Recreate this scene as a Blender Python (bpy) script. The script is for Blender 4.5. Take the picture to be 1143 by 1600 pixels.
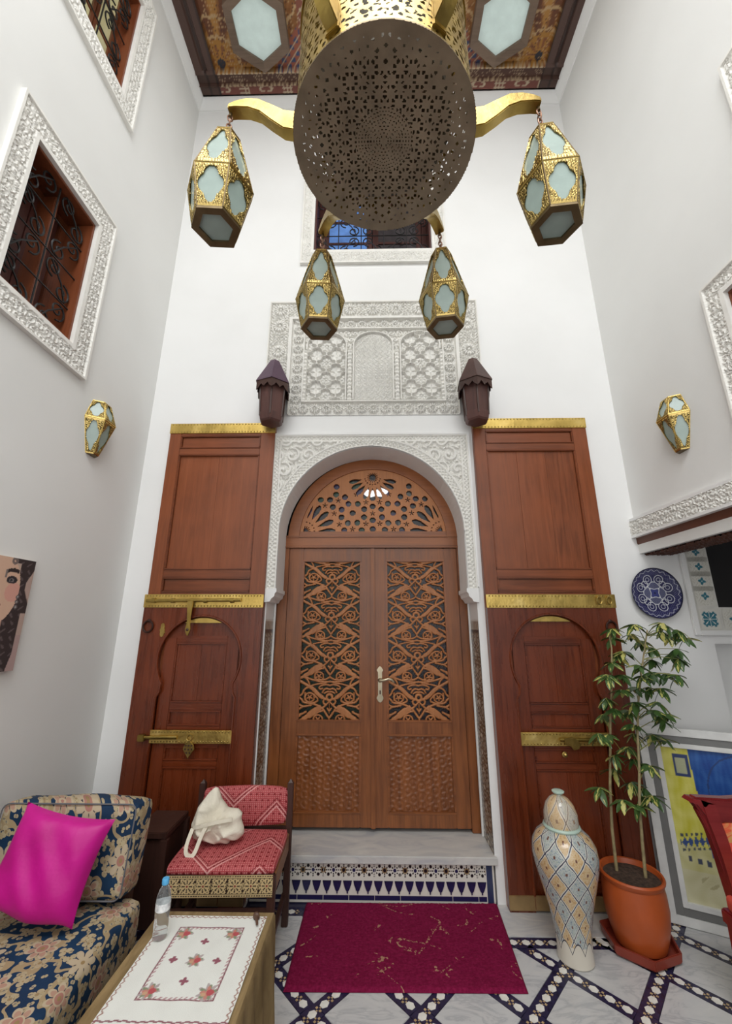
import bpy, bmesh, math, random
import numpy as np
from mathutils import Vector, Matrix
random.seed(7)
PI = math.pi
for o in list(bpy.data.objects): bpy.data.objects.remove(o)
SC = bpy.context.scene
COL = SC.collection

# ---------------------------------------------------------------- camera
cam = bpy.data.objects.new('camera', bpy.data.cameras.new('camera')); COL.objects.link(cam)
pitch, yaw, roll, CAMY = .2691, -.0182, .0015, -2.8655
f_ = Vector((math.sin(yaw)*math.cos(pitch), math.cos(yaw)*math.cos(pitch), math.sin(pitch)))
r_ = Vector((math.cos(yaw), -math.sin(yaw), 0)); u_ = r_.cross(f_)
r2 = r_*math.cos(roll) + u_*math.sin(roll); u2 = u_*math.cos(roll) - r_*math.sin(roll)
M = Matrix((r2, u2, -f_)).transposed().to_4x4(); M.translation = (0, CAMY, 1.55)
cam.matrix_world = M
cam.data.sensor_fit = 'HORIZONTAL'; cam.data.sensor_width = 36; cam.data.lens = 36*636.82/1143
cam.data.clip_start = .02
SC.camera = cam

# ---------------------------------------------------------------- world and light
w = bpy.data.worlds.new('world'); SC.world = w; w.use_nodes = True
w.node_tree.nodes['Background'].inputs[0].default_value = (.93, .97, 1, 1)
w.node_tree.nodes['Background'].inputs[1].default_value = .30
def area(name, loc, rot, sx, sy, power, col):
    l = bpy.data.lights.new(name, 'AREA'); l.shape = 'RECTANGLE'; l.size = sx; l.size_y = sy; l.energy = power; l.color = col
    o = bpy.data.objects.new(name, l); COL.objects.link(o); o.location = loc; o.rotation_euler = rot
    return o
area('added_overhead_light', (0, -3.9, 6.55), (0, 0, 0), 2.8, 2.6, 190, (.97, .99, 1))             # overhead area light added for soft daylight; no roof light in view
area('added_rear_light', (0, -5.4, 3.2), (math.radians(90), 0, 0), 3.3, 4.6, 80, (1, .985, .965))  # area light added behind the camera for an assumed, unseen opening
SC.view_settings.view_transform = 'Standard'; SC.view_settings.look = 'None'
SC.view_settings.gamma = 1; SC.view_settings.use_curve_mapping = False
SC.view_settings.exposure = 0.16

# ---------------------------------------------------------------- node helper
class V:
    def __init__(s, b, sock): s.b = b; s.s = sock
    def _m(s, op, *a): return s.b.math(op, s, *a)
    def __add__(s, o): return s._m('ADD', o)
    __radd__ = __add__
    def __sub__(s, o): return s._m('SUBTRACT', o)
    def __rsub__(s, o): return s.b.math('SUBTRACT', o, s)
    def __mul__(s, o): return s._m('MULTIPLY', o)
    __rmul__ = __mul__
    def __truediv__(s, o): return s._m('DIVIDE', o)
    def __lt__(s, o): return s._m('LESS_THAN', o)
    def __gt__(s, o): return s._m('GREATER_THAN', o)
class MT:
    def __init__(s, name, rough=.6, metal=0.0, spec=.5):
        s.m = bpy.data.materials.new(name); s.m.use_nodes = True; s.nt = s.m.node_tree
        s.bs = s.nt.nodes['Principled BSDF']; s.bs.inputs['Roughness'].default_value = rough
        s.bs.inputs['Metallic'].default_value = metal; s.bs.inputs['Specular IOR Level'].default_value = spec
        s._oc = None
    def node(s, t, **k):
        n = s.nt.nodes.new(t)
        for a, b in k.items(): setattr(n, a, b)
        return n
    def put(s, sock, v):
        if isinstance(v, V): s.nt.links.new(v.s, sock)
        elif v is not None:
            if hasattr(sock, 'default_value'):
                try: sock.default_value = v
                except Exception: sock.default_value = (*v, 1) if len(v) == 3 else v
    def math(s, op, *a):
        n = s.node('ShaderNodeMath', operation=op)
        for i, x in enumerate(a): s.put(n.inputs[i], x)
        return V(s, n.outputs[0])
    def obj(s):
        if s._oc is None: s._oc = s.node('ShaderNodeTexCoord')
        return V(s, s._oc.outputs['Object'])
    def geo(s): return V(s, s.node('ShaderNodeNewGeometry').outputs['Position'])
    def xyz(s, v):
        n = s.node('ShaderNodeSeparateXYZ'); s.put(n.inputs[0], v); return [V(s, o) for o in n.outputs]
    def vec(s, x=0., y=0., z=0.):
        n = s.node('ShaderNodeCombineXYZ')
        for i, q in enumerate((x, y, z)): s.put(n.inputs[i], q)
        return V(s, n.outputs[0])
    def scale(s, v, sc):
        n = s.node('ShaderNodeVectorMath', operation='MULTIPLY'); s.put(n.inputs[0], v); n.inputs[1].default_value = sc if hasattr(sc, '__len__') else (sc,)*3
        return V(s, n.outputs[0])
    def noise(s, v, sc=5., det=3., rough=.5, dist=0.):
        n = s.node('ShaderNodeTexNoise'); s.put(n.inputs['Vector'], v); n.inputs['Scale'].default_value = sc
        n.inputs['Detail'].default_value = det; n.inputs['Roughness'].default_value = rough; n.inputs['Distortion'].default_value = dist
        return V(s, n.outputs[0])
    def voro(s, v, sc, rnd=1., feature='F1'):
        n = s.node('ShaderNodeTexVoronoi', feature=feature); n.voronoi_dimensions = '2D'
        s.put(n.inputs['Vector'], v); n.inputs['Scale'].default_value = sc; n.inputs['Randomness'].default_value = rnd
        return V(s, n.outputs['Distance']), V(s, n.outputs['Color']), V(s, n.outputs['Position'])
    def ramp(s, x, stops, interp='LINEAR'):
        n = s.node('ShaderNodeValToRGB'); s.put(n.inputs[0], x); r = n.color_ramp; r.interpolation = interp
        while len(r.elements) > 1: r.elements.remove(r.elements[-1])
        r.elements[0].position = stops[0][0]; r.elements[0].color = (*stops[0][1], 1)
        for p, c in stops[1:]:
            e = r.elements.new(p); e.color = (*c, 1)
        return V(s, n.outputs[0])
    def mix(s, f, a, b, mode='MIX'):
        n = s.node('ShaderNodeMix', data_type='RGBA', blend_type=mode)
        s.put(n.inputs[0], f); s.put(n.inputs[6], (*a, 1) if isinstance(a, tuple) and len(a) == 3 else a); s.put(n.inputs[7], (*b, 1) if isinstance(b, tuple) and len(b) == 3 else b)
        return V(s, n.outputs[2])
    def color(s, c): s.put(s.bs.inputs['Base Color'], (*c, 1) if isinstance(c, tuple) and len(c) == 3 else c); return s
    def rough(s, v): s.put(s.bs.inputs['Roughness'], v); return s
    def bump(s, h, st=.2, d=.01):
        n = s.node('ShaderNodeBump'); n.inputs['Strength'].default_value = st; n.inputs['Distance'].default_value = d
        s.put(n.inputs['Height'], h); s.nt.links.new(n.outputs[0], s.bs.inputs['Normal']); return s

MATS = {}
def plain(name, c, rough=.6, metal=0., nz=.06, nsc=12., bump=0., spec=.5):
    if name in MATS: return MATS[name]
    t = MT(name, rough, metal, spec); o = t.obj()
    n = t.noise(o, nsc, 4)
    t.color(t.ramp(n, [(.25, tuple(max(0, x*(1-nz*2)) for x in c)), (.75, tuple(min(1, x*(1+nz*2)) for x in c))]))
    if bump: t.bump(t.noise(o, nsc*6, 3), bump, .004)
    MATS[name] = t.m; return t.m
def wood(name, c1, c2, axis='z', rough=.38, sc=1., spec=.5):
    if name in MATS: return MATS[name]
    t = MT(name, rough, 0, spec); g = t.geo()
    st = {'z': (26, 26, 1.6), 'x': (1.6, 26, 26), 'y': (26, 1.6, 26)}[axis]
    a = t.noise(t.scale(g, tuple(x*sc for x in st)), 1, 4, .6, .8)
    b = t.noise(t.scale(g, tuple(x*sc*4 for x in st)), 1, 3, .6)
    c = t.noise(t.scale(g, 3.1), 1, 3)
    mid = tuple((x+y)/2 for x, y in zip(c1, c2))
    base = t.ramp(a, [(.28, c1), (.5, mid), (.72, c2)])
    base = t.mix((b-.42)*1.3, base, tuple(x*.55 for x in c1))
    base = t.mix((c-.42)*1.3, base, tuple(min(1, x*1.25) for x in c2))
    oi = V(t, t.node('ShaderNodeObjectInfo').outputs['Random'])
    base = t.mix(oi*.45, base, t.mix(.5, base, c1)); base = t.mix((oi > .6)*.18, base, tuple(min(1, x*1.5) for x in c2))
    t.color(base); t.bump(b, .12, .002)
    t.rough(a*.25 + (rough-.1))
    MATS[name] = t.m; return t.m
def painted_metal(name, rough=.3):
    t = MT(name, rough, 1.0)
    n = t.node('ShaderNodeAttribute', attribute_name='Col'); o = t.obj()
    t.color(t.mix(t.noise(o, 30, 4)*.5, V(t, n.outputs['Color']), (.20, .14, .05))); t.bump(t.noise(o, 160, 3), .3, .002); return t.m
def painted(name, rough=.6, metal=0., bump=0., bsc=200., spec=.5):
    if name in MATS: return MATS[name]
    t = MT(name, rough, metal, spec)
    n = t.node('ShaderNodeAttribute', attribute_name='Col')
    t.color(V(t, n.outputs['Color']))
    if bump: t.bump(t.noise(t.geo(), bsc, 2), bump, .002)
    MATS[name] = t.m; return t.m

# white plaster
t = MT('white_plaster', .85, 0, .25); g = t.geo()
t.color(t.ramp(t.noise(g, 1.3, 4), [(.3, (.80, .80, .785)), (.7, (.86, .86, .85))])); t.bump(t.noise(g, 45, 4), .06, .004); PLASTER = t.m
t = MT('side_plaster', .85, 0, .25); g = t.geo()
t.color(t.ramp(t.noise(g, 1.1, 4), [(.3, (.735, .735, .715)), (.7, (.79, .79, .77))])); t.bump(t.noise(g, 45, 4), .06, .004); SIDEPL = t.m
CARVED = plain('carved_plaster', (.80, .785, .74), .8, nz=.03, spec=.2)
WOODZ = wood('antique_wood_vertical', (.125, .031, .009), (.27, .074, .024), 'z', .32)
LOWERZ = wood('redder_wood_vertical', (.078, .013, .004), (.19, .037, .009), 'z', .26, 1., .6)  # darker, redder wood for the lower door halves
LOWERX = wood('redder_wood_horizontal', (.078, .013, .004), (.19, .037, .009), 'x', .26, 1., .6)
WOODX = wood('antique_wood_horizontal', (.115, .028, .008), (.25, .068, .022), 'x', .32)
DOORZ = wood('cedar_wood_vertical', (.145, .042, .010), (.30, .098, .026), 'z', .32)
DOORX = wood('cedar_wood_horizontal', (.16, .046, .011), (.32, .105, .028), 'x', .32)
LATT = wood('cedar_lattice', (.33, .115, .034), (.47, .19, .065), 'z', .45)
DARKW = wood('dark_wood', (.030, .012, .009), (.065, .026, .018), 'z', .4)
BEAMW = wood('beam_wood', (.07, .022, .012), (.15, .05, .026), 'y', .5)
WINW = wood('window_wood', (.11, .028, .011), (.21, .060, .022), 'z', .35)
WINW2 = wood('dark_window_wood', (.05, .015, .012), (.10, .03, .022), 'z', .35)  # back window's own tone; darkens the side windows' deep sashes as interior shade
PURPW = wood('violet_brown_wood', (.055, .022, .019), (.12, .048, .038), 'z', .5)
t = MT('brass', .28, 1.0); o = t.obj()
t.color(t.ramp(t.noise(o, 9, 5), [(.25, (.26, .175, .045)), (.6, (.45, .32, .09)), (.8, (.55, .41, .14))])); t.bump(t.noise(o, 60, 3), .25, .004); t.rough(t.noise(o, 14, 4)*.35+.18); BRASS = t.m
t = MT('lantern_brass', .28, 1.0); o = t.obj()
t.color(t.ramp(t.noise(o, 25, 5), [(.25, (.34, .235, .065)), (.7, (.62, .45, .15))])); t.bump(t.noise(o, 160, 3), .4, .003); t.rough(t.noise(o, 20, 4)*.3+.2); GOLD = t.m
t = MT('bronze_dark', .5, 1.0); o = t.obj()
t.color(t.ramp(t.noise(o, 12, 5), [(.25, (.13, .095, .05)), (.75, (.24, .18, .10))])); BRONZE = t.m
t = MT('band_brass', .3, 1.0); o = t.obj()
t.color(t.ramp(t.noise(o, 7, 5), [(.25, (.46, .31, .08)), (.6, (.74, .53, .16)), (.8, (.85, .66, .27))])); t.bump(t.noise(o, 50, 3), .35, .004); t.rough(t.noise(o, 14, 4)*.35+.2); BANDB = t.m
DULL = plain('tarnished_brass', (.26, .20, .125), .55, .85, .15, 8)
IRON = plain('black_iron', (.012, .011, .011), .5, .3, .1)
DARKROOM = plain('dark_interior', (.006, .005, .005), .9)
def glass_frost(name, c, emit=0):
    t = MT(name, .28, 0, .5); o = t.obj()
    t.color(t.ramp(t.noise(o, 14, 4), [(.3, tuple(x*.86 for x in c)), (.7, c)]))
    t.bs.inputs['Subsurface Weight'].default_value = 0
    if emit:
        t.bs.inputs['Emission Color'].default_value = (*c, 1); t.bs.inputs['Emission Strength'].default_value = emit
    t.bump(t.noise(o, 80, 3), .15, .003)
    MATS[name] = t.m; return t.m
FROST = glass_frost('frosted_glass', (.36, .45, .41))
SKYGL = glass_frost('skylight_glass', (.50, .60, .57), .28)
DKGLASS = plain('dark_textured_glass', (.008, .018, .009), .22, 0, .5, 20, .5, .25)
DKGLASS2 = plain('dark_violet_textured_glass', (.014, .009, .013), .15, 0, .5, 20, .5, .4)

# ---------------------------------------------------------------- mesh helpers
class MB:
    def __init__(s): s.v = []; s.f = []
    def add(s, vs, fs):
        n = len(s.v); s.v += [tuple(map(float, p)) for p in vs]; s.f += [tuple(i+n for i in q) for q in fs]; return s
    def box(s, x0, x1, y0, y1, z0, z1):
        return s.add([(x0, y0, z0), (x1, y0, z0), (x1, y1, z0), (x0, y1, z0), (x0, y0, z1), (x1, y0, z1), (x1, y1, z1), (x0, y1, z1)],
                     [(0, 3, 2, 1), (4, 5, 6, 7), (0, 1, 5, 4), (1, 2, 6, 5), (2, 3, 7, 6), (3, 0, 4, 7)])
    def hexa(s, p):   # eight corners, same order as box
        return s.add(p, [(0, 3, 2, 1), (4, 5, 6, 7), (0, 1, 5, 4), (1, 2, 6, 5), (2, 3, 7, 6), (3, 0, 4, 7)])
    def prism(s, poly, a, b, plane='xz'):
        n = len(poly)
        def P(p, d): return {'xz': (p[0], d, p[1]), 'yz': (d, p[0], p[1]), 'xy': (p[0], p[1], d)}[plane]
        return s.add([P(p, a) for p in poly]+[P(p, b) for p in poly],
                     [tuple(range(n)), tuple(range(2*n-1, n-1, -1))]+[(i, n+i, n+(i+1) % n, (i+1) % n) for i in range(n)])
    def tube(s, pts, r, n=8, closed=False, flat=None):
        pts = [Vector(p) for p in pts]; m = len(pts); rs = r if hasattr(r, '__len__') else [r]*m
        up = Vector((.3, .2, 1)).normalized(); prev = None; vs = []
        for i, p in enumerate(pts):
            a = pts[(i-1) % m] if (closed or i > 0) else p; b = pts[(i+1) % m] if (closed or i < m-1) else p
            d = (b-a)
            if d.length < 1e-9: d = Vector((0, 0, 1))
            d.normalize()
            x = (prev - d*prev.dot(d)) if prev is not None else up.cross(d)
            if x.length < 1e-5: x = d.orthogonal()
            x.normalize(); prev = x; y = d.cross(x)
            for k in range(n):
                t = 2*PI*k/n; vs.append(p+x*(math.cos(t)*rs[i])+y*(math.sin(t)*rs[i]))
        fs = []
        for i in range(m if closed else m-1):
            j = (i+1) % m
            for k in range(n): fs.append((i*n+k, i*n+(k+1) % n, j*n+(k+1) % n, j*n+k))
        if not closed: fs += [tuple(range(n-1, -1, -1)), tuple((m-1)*n+k for k in range(n))]
        return s.add(vs, fs)
    def lathe(s, prof, n=32, c=(0, 0, 0), cap=True):
        vs = [(c[0]+r*math.cos(2*PI*k/n), c[1]+r*math.sin(2*PI*k/n), c[2]+z) for r, z in prof for k in range(n)]
        fs = [(i*n+k, i*n+(k+1) % n, (i+1)*n+(k+1) % n, (i+1)*n+k) for i in range(len(prof)-1) for k in range(n)]
        if cap: fs += [tuple(range(n-1, -1, -1)), tuple((len(prof)-1)*n+k for k in range(n))]
        return s.add(vs, fs)
    def frame(s, x0, x1, z0, z1, w, y0, y1):   # flat rectangular ring in the xz plane
        s.box(x0, x1, y0, y1, z1-w, z1); s.box(x0, x1, y0, y1, z0, z0+w); s.box(x0, x0+w, y0, y1, z0+w, z1-w); s.box(x1-w, x1, y0, y1, z0+w, z1-w); return s
    def xform(s, f): s.v = [tuple(f(Vector(p))) for p in s.v]; return s
    def build(s, name, mat, parent=None, bevel=0, smooth=True, off=None, ang=35):
        me = bpy.data.meshes.new(name)
        vs = s.v
        if off is not None: vs = [(p[0]-off[0], p[1]-off[1], p[2]-off[2]) for p in vs]
        me.from_pydata(vs, [], s.f); me.validate()
        bm = bmesh.new(); bm.from_mesh(me); bmesh.ops.recalc_face_normals(bm, faces=bm.faces)
        if bevel:
            es = [e for e in bm.edges if len(e.link_faces) == 2 and e.calc_face_angle(0) > .5]
            bmesh.ops.bevel(bm, geom=es, offset=bevel, segments=2, affect='EDGES', clamp_overlap=True)
        bm.to_mesh(me); bm.free()
        if smooth:
            me.shade_smooth(); me.set_sharp_from_angle(angle=math.radians(ang))
        me.materials.append(mat)
        o = bpy.data.objects.new(name, me); COL.objects.link(o)
        if parent is not None: o.parent = parent
        return o
def tag(o, label, cat=None, group=None, kind=None):
    o['label'] = label
    if cat: o['category'] = cat
    if group: o['group'] = group
    if kind: o['kind'] = kind
    return o
def empty(name, loc, label=None, cat=None, group=None, kind=None, rz=0):
    o = bpy.data.objects.new(name, None); COL.objects.link(o); o.location = loc; o.rotation_euler = (0, 0, rz)
    o.empty_display_size = .05
    if label: tag(o, label, cat, group, kind)
    return o
def struct(o, label, cat): return tag(o, label, cat, kind='structure')
def inst(src, name, parent=None, loc=None, rot=None, sc=None):
    o = bpy.data.objects.new(name, src.data); COL.objects.link(o)
    if parent is not None: o.parent = parent
    if loc is not None: o.location = loc
    if rot is not None: o.rotation_euler = rot
    if sc is not None: o.scale = sc
    return o
def copy_tree(o, parent=None):
    c = o.copy(); COL.objects.link(c); c.parent = parent
    for ch in o.children: copy_tree(ch, c)
    return c

# height field / raster mesh: every cell real geometry, optional piercing, optional colour per vertex
def hf(name, w, h, res, mapf, mat, parent=None, H=None, C=None, mask=None, thick=0, u0=0., v0=0., flip=False, smooth=True, off=None):
    nx = max(2, int(round(w/res))); ny = max(2, int(round(h/res)))
    U, Vv = np.meshgrid(u0+np.linspace(0, w, nx+1), v0+np.linspace(0, h, ny+1))
    Hh = np.zeros_like(U) if H is None else H(U, Vv)
    X, Y, Z = mapf(U, Vv, Hh)
    P = np.stack([np.broadcast_to(X, U.shape), np.broadcast_to(Y, U.shape), np.broadcast_to(Z, U.shape)], -1).reshape(-1, 3).astype(np.float32)
    idx = np.arange((nx+1)*(ny+1)).reshape(ny+1, nx+1)
    if mask is None: K = np.ones((ny, nx), bool)
    else: K = mask((U[1:, 1:]+U[:-1, :-1])/2, (Vv[1:, 1:]+Vv[:-1, :-1])/2)
    F = np.stack([idx[:-1, :-1], idx[:-1, 1:], idx[1:, 1:], idx[1:, :-1]], -1)[K]
    if thick:
        X2, Y2, Z2 = mapf(U, Vv, np.zeros_like(U)-thick)
        P2 = np.stack([np.broadcast_to(X2, U.shape), np.broadcast_to(Y2, U.shape), np.broadcast_to(Z2, U.shape)], -1).reshape(-1, 3).astype(np.float32)
        n = len(P); P = np.concatenate([P, P2])
        Kp = np.pad(K, 1); S = []
        def side(sel, a, b):
            A = a[sel]; B = b[sel]; S.append(np.stack([B, A, A+n, B+n], -1))
        side(K & ~Kp[:-2, 1:-1], idx[:-1, :-1], idx[:-1, 1:])
        side(K & ~Kp[2:, 1:-1], idx[1:, 1:], idx[1:, :-1])
        side(K & ~Kp[1:-1, :-2], idx[1:, :-1], idx[:-1, :-1])
        side(K & ~Kp[1:-1, 2:], idx[:-1, 1:], idx[1:, 1:])
        F = np.concatenate([F]+S)
    if flip: F = F[:, ::-1]
    used = np.zeros(len(P), bool); used[F.ravel()] = True
    remap = np.cumsum(used)-1; F = remap[F]; P = P[used]
    if off is not None: P = P-np.array(off, np.float32)
    me = bpy.data.meshes.new(name)
    me.vertices.add(len(P)); me.vertices.foreach_set('co', P.ravel())
    me.loops.add(F.size); me.loops.foreach_set('vertex_index', F.ravel().astype(np.int32))
    me.polygons.add(len(F)); me.polygons.foreach_set('loop_start', np.arange(0, F.size, 4, dtype=np.int32))
    me.update(calc_edges=True)
    if C is not None:
        c = C(U, Vv).reshape(-1, 3)
        if thick: c = np.concatenate([c, c*.8])
        c = c[used]; c4 = np.concatenate([c, np.ones((len(c), 1))], 1).astype(np.float32)
        me.color_attributes.new('Col', 'FLOAT_COLOR', 'POINT').data.foreach_set('color', c4.ravel())
    if smooth: me.shade_smooth(); me.set_sharp_from_angle(angle=math.radians(60))
    me.materials.append(mat)
    o = bpy.data.objects.new(name, me); COL.objects.link(o)
    if parent is not None: o.parent = parent
    return o
# planar maps
def front(y): return lambda U, W, H: (U, y-H, W)             # faces the camera (-y); u = x, v = z
def onleft(x): return lambda U, W, H: (x+H, U, W)            # on the left wall; u = y, v = z
def onright(x): return lambda U, W, H: (x-H, U, W)
def top(z): return lambda U, W, H: (U, W, z+H)
# pattern fields
def sm(x, a, b): return np.clip((x-a)/(b-a+1e-9), 0, 1)
def seg_d(U, W, pts):
    d = np.full(U.shape, 9.)
    for (ax, ay), (bx, by) in zip(pts[:-1], pts[1:]):
        dx, dy = bx-ax, by-ay; L = dx*dx+dy*dy+1e-12
        t = np.clip(((U-ax)*dx+(W-ay)*dy)/L, 0, 1)
        d = np.minimum(d, np.hypot(U-ax-t*dx, W-ay-t*dy))
    return d
def bez(p0, p1, p2, p3=None, n=12):
    out = []
    for i in range(n+1):
        t = i/n
        if p3 is None: a, b, c, d = (1-t)**2, 2*t*(1-t), t*t, 0; q = p2
        else: a, b, c, d = (1-t)**3, 3*t*(1-t)**2, 3*t*t*(1-t), t**3; q = p3
        out.append((a*p0[0]+b*p1[0]+c*p2[0]+d*q[0], a*p0[1]+b*p1[1]+c*p2[1]+d*q[1]))
    return out
def inpoly(U, W, poly):
    ins = np.zeros(U.shape, bool); n = len(poly)
    for i in range(n):
        (x1, y1), (x2, y2) = poly[i], poly[(i+1) % n]
        c = ((y1 > W) != (y2 > W)); ins ^= c & (U < (x2-x1)*(W-y1)/(y2-y1+1e-12)+x1)
    return ins
def rosette(U, W, cx, cy, R, n=12, ph=0.):
    r = np.hypot(U-cx, W-cy); th = np.arctan2(W-cy, U-cx)+ph
    c = np.abs(np.cos(n*th/2)); edge = R*(.72+.28*c)
    h = sm(edge-r, 0, .14*R)*(.35+.65*sm(c, .1, .5))
    return np.maximum(np.where(r < .24*R, sm(.24*R-r, 0, .1*R), np.where(r < .32*R, 0, h)), 0)
def scrolls(U, W, s):
    row = np.floor(W/s); x = U/s+.5*(row % 2); cx = np.floor(x)
    dx = x-cx-.5; dy = W/s-row-.5; r = np.hypot(dx, dy); th = np.arctan2(dy, dx)
    sg = np.where((cx+row) % 2 > .5, 1., -1.)
    sp = np.cos(th*sg+r*15.)
    core = sm(sp, -.05, .45)*sm(.56-r, 0, .08)
    lf = np.abs(np.sin(U*2*PI/s*1.5+1.7*np.sin(W*2*PI/s)))*np.abs(np.sin(W*2*PI/s*1.5+1.7*np.cos(U*2*PI/s)))
    leaf = sm(lf, .42, .6)*sm(r-.5, 0, .06)
    bud = sm(.13-r, 0, .05)
    return np.clip(np.maximum(np.maximum(core*.85, leaf*.8), bud), 0, 1)
def fine_arab(U, W, s):
    a = np.sin(U*2*PI/s+1.9*np.sin(W*2*PI/s*.9))*np.sin(W*2*PI/s*1.1+1.9*np.sin(U*2*PI/s*.8+1))
    b = np.sin((U+W)*2*PI/s*1.7+1.3*np.sin((U-W)*2*PI/s))
    return np.clip(sm(np.abs(a), .18, .5)*.8+sm(b, .2, .7)*.45, 0, 1)
def lattice(U, W, s, w=.22):
    a = (U+W)/s; b = (U-W)/s
    d = np.minimum(np.abs(a-np.round(a)), np.abs(b-np.round(b)))
    return sm(w-d, 0, .12)
# ================================================================ SETTING
XL, XR, ZC = -1.745, 1.865, 6.66
# ---- floor
fl = MB().box(XL-.3, 3.4, -5.5, .3, -.12, -.006).build('floor', plain('mortar_navy', (.022, .020, .055), .3), smooth=False)
struct(fl, 'white marble floor laid on the diagonal between navy mosaic strips', 'floor')
t = MT('marble_slab', .22, 0, .5); g = t.geo()
oi = V(t, t.node('ShaderNodeObjectInfo').outputs['Random'])
gx, gy, gz = t.xyz(g); gv = t.vec(gx+oi*3., gy+oi*7., gz)
v1 = t.noise(t.scale(gv, (3, 7, 3)), 1.3, 6, .6, 1.6); v2 = t.noise(gv, 9, 5, .6, .8)
c = t.ramp(v1, [(.3, (.62, .62, .61)), (.5, (.52, .53, .54)), (.56, (.36, .37, .40)), (.62, (.54, .545, .55)), (.8, (.64, .63, .61))])
c = t.mix(v2*.5, c, (.60, .59, .565)); t.color(t.mix(oi*.25, c, (.50, .49, .46))); MARBLE = t.m
t = MT('beige_marble', .3); g = t.geo(); v1 = t.noise(t.scale(g, (2, 5, 5)), 1.6, 6, .6, 1.2)
t.color(t.ramp(v1, [(.3, (.66, .64, .60)), (.5, (.56, .55, .53)), (.6, (.47, .47, .48)), (.75, (.64, .62, .58))])); MARBLE2 = t.m
HX, HY, NX0, NY0 = .2265, .243, .195, -.70
SWD = .037   # half width of a mosaic strip
def clip(poly, a, b, c):   # keep a*x+b*y<=c
    out = []
    for i in range(len(poly)):
        p, q = poly[i], poly[(i+1) % len(poly)]; dp, dq = a*p[0]+b*p[1]-c, a*q[0]+b*q[1]-c
        if dp <= 0: out.append(p)
        if (dp < 0) != (dq < 0) and abs(dp-dq) > 1e-9:
            t = dp/(dp-dq); out.append((p[0]+t*(q[0]-p[0]), p[1]+t*(q[1]-p[1])))
    return out
ylim = lambda x: -.115 if x < .64 else (-.325 if x < 1.3 else -.03)
rx, ry = HX-SWD*1.40, HY-SWD*1.40
slab0 = None
for j in range(-7, 4):
    for i in range(-5, 8):
        for k in (0, 1):
            cx = NX0+2*HX*i+(HX if k == 0 else 0); cy = NY0+2*HY*j+(0 if k == 0 else HY)
            if cy < -2.6 or cy > .25 or cx < XL or cx > 3.1: continue
            poly = [(cx-rx, cy), (cx, cy-ry), (cx+rx, cy), (cx, cy+ry)]
            p2 = clip(poly, 0, 1, ylim(cx)); p2 = clip(p2, -1, 0, 1.74) if len(p2) > 2 else p2
            if len(p2) < 3: continue
            if p2 == poly:
                if slab0 is None:
                    slab0 = MB().prism([(x-cx, y-cy) for x, y in poly], -.006, 0, 'xy').build('marble_slab', MARBLE, fl, bevel=.0015); slab0.location = (cx, cy, 0)
                else: inst(slab0, 'marble_slab', fl, (cx, cy, 0))
            else:
                MB().prism([(x-cx, y-cy) for x, y in p2], -.006, 0, 'xy').build('marble_slab', MARBLE, fl).location = (cx, cy, 0)
# border slabs along the back wall and border strips
for x0, x1, y0, y1 in [(.60, 1.02, -.245, -.001), (1.023, 1.33, -.245, 0), (-1.74, -.735, -.048, 0)]:
    MB().box(x0, x1, y0, y1, -.006, .002).build('border_slab', MARBLE2, fl, bevel=.0015)
STRIPM = plain('navy_mosaic', (.022, .020, .055), .25, nz=.2, nsc=40)
WHITEM = plain('white_mosaic', (.78, .76, .70), .25, nz=.05, nsc=30)
OCHRE = plain('ochre_mosaic', (.48, .34, .17), .3, nz=.2, nsc=60)
segs = []
for j in range(-7, 4):
    for i in range(-5, 8):
        for k in (0, 1):
            nx = NX0+2*HX*i+(HX if k else 0); ny = NY0+2*HY*j+(HY if k else 0)
            for dx in (-1, 1):
                a = (nx, ny); b = (nx+dx*HX, ny+HY)
                if ny < -2.4 or ny > .1 or nx < XL or nx > 3.0: continue
                lim = ylim(nx)
                if ny > lim-.03: continue
                if nx < .64 and b[0] > .60: lim = -.325
                if ny > lim-.03: continue
                if b[1] > lim-.02:
                    tt = (lim-.0-ny)/HY; b = (nx+dx*HX*tt, lim)
                segs.append((a, b, dx))
segs += [((.70+i*.33, -.285), (.70+(i+1)*.33, -.285), 1) for i in range(2)] + [((-1.7+i*.325, -.08), (-1.7+(i+1)*.325, -.08), 1) for i in range(4)]
hex0 = None; chips = MB()
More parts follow.
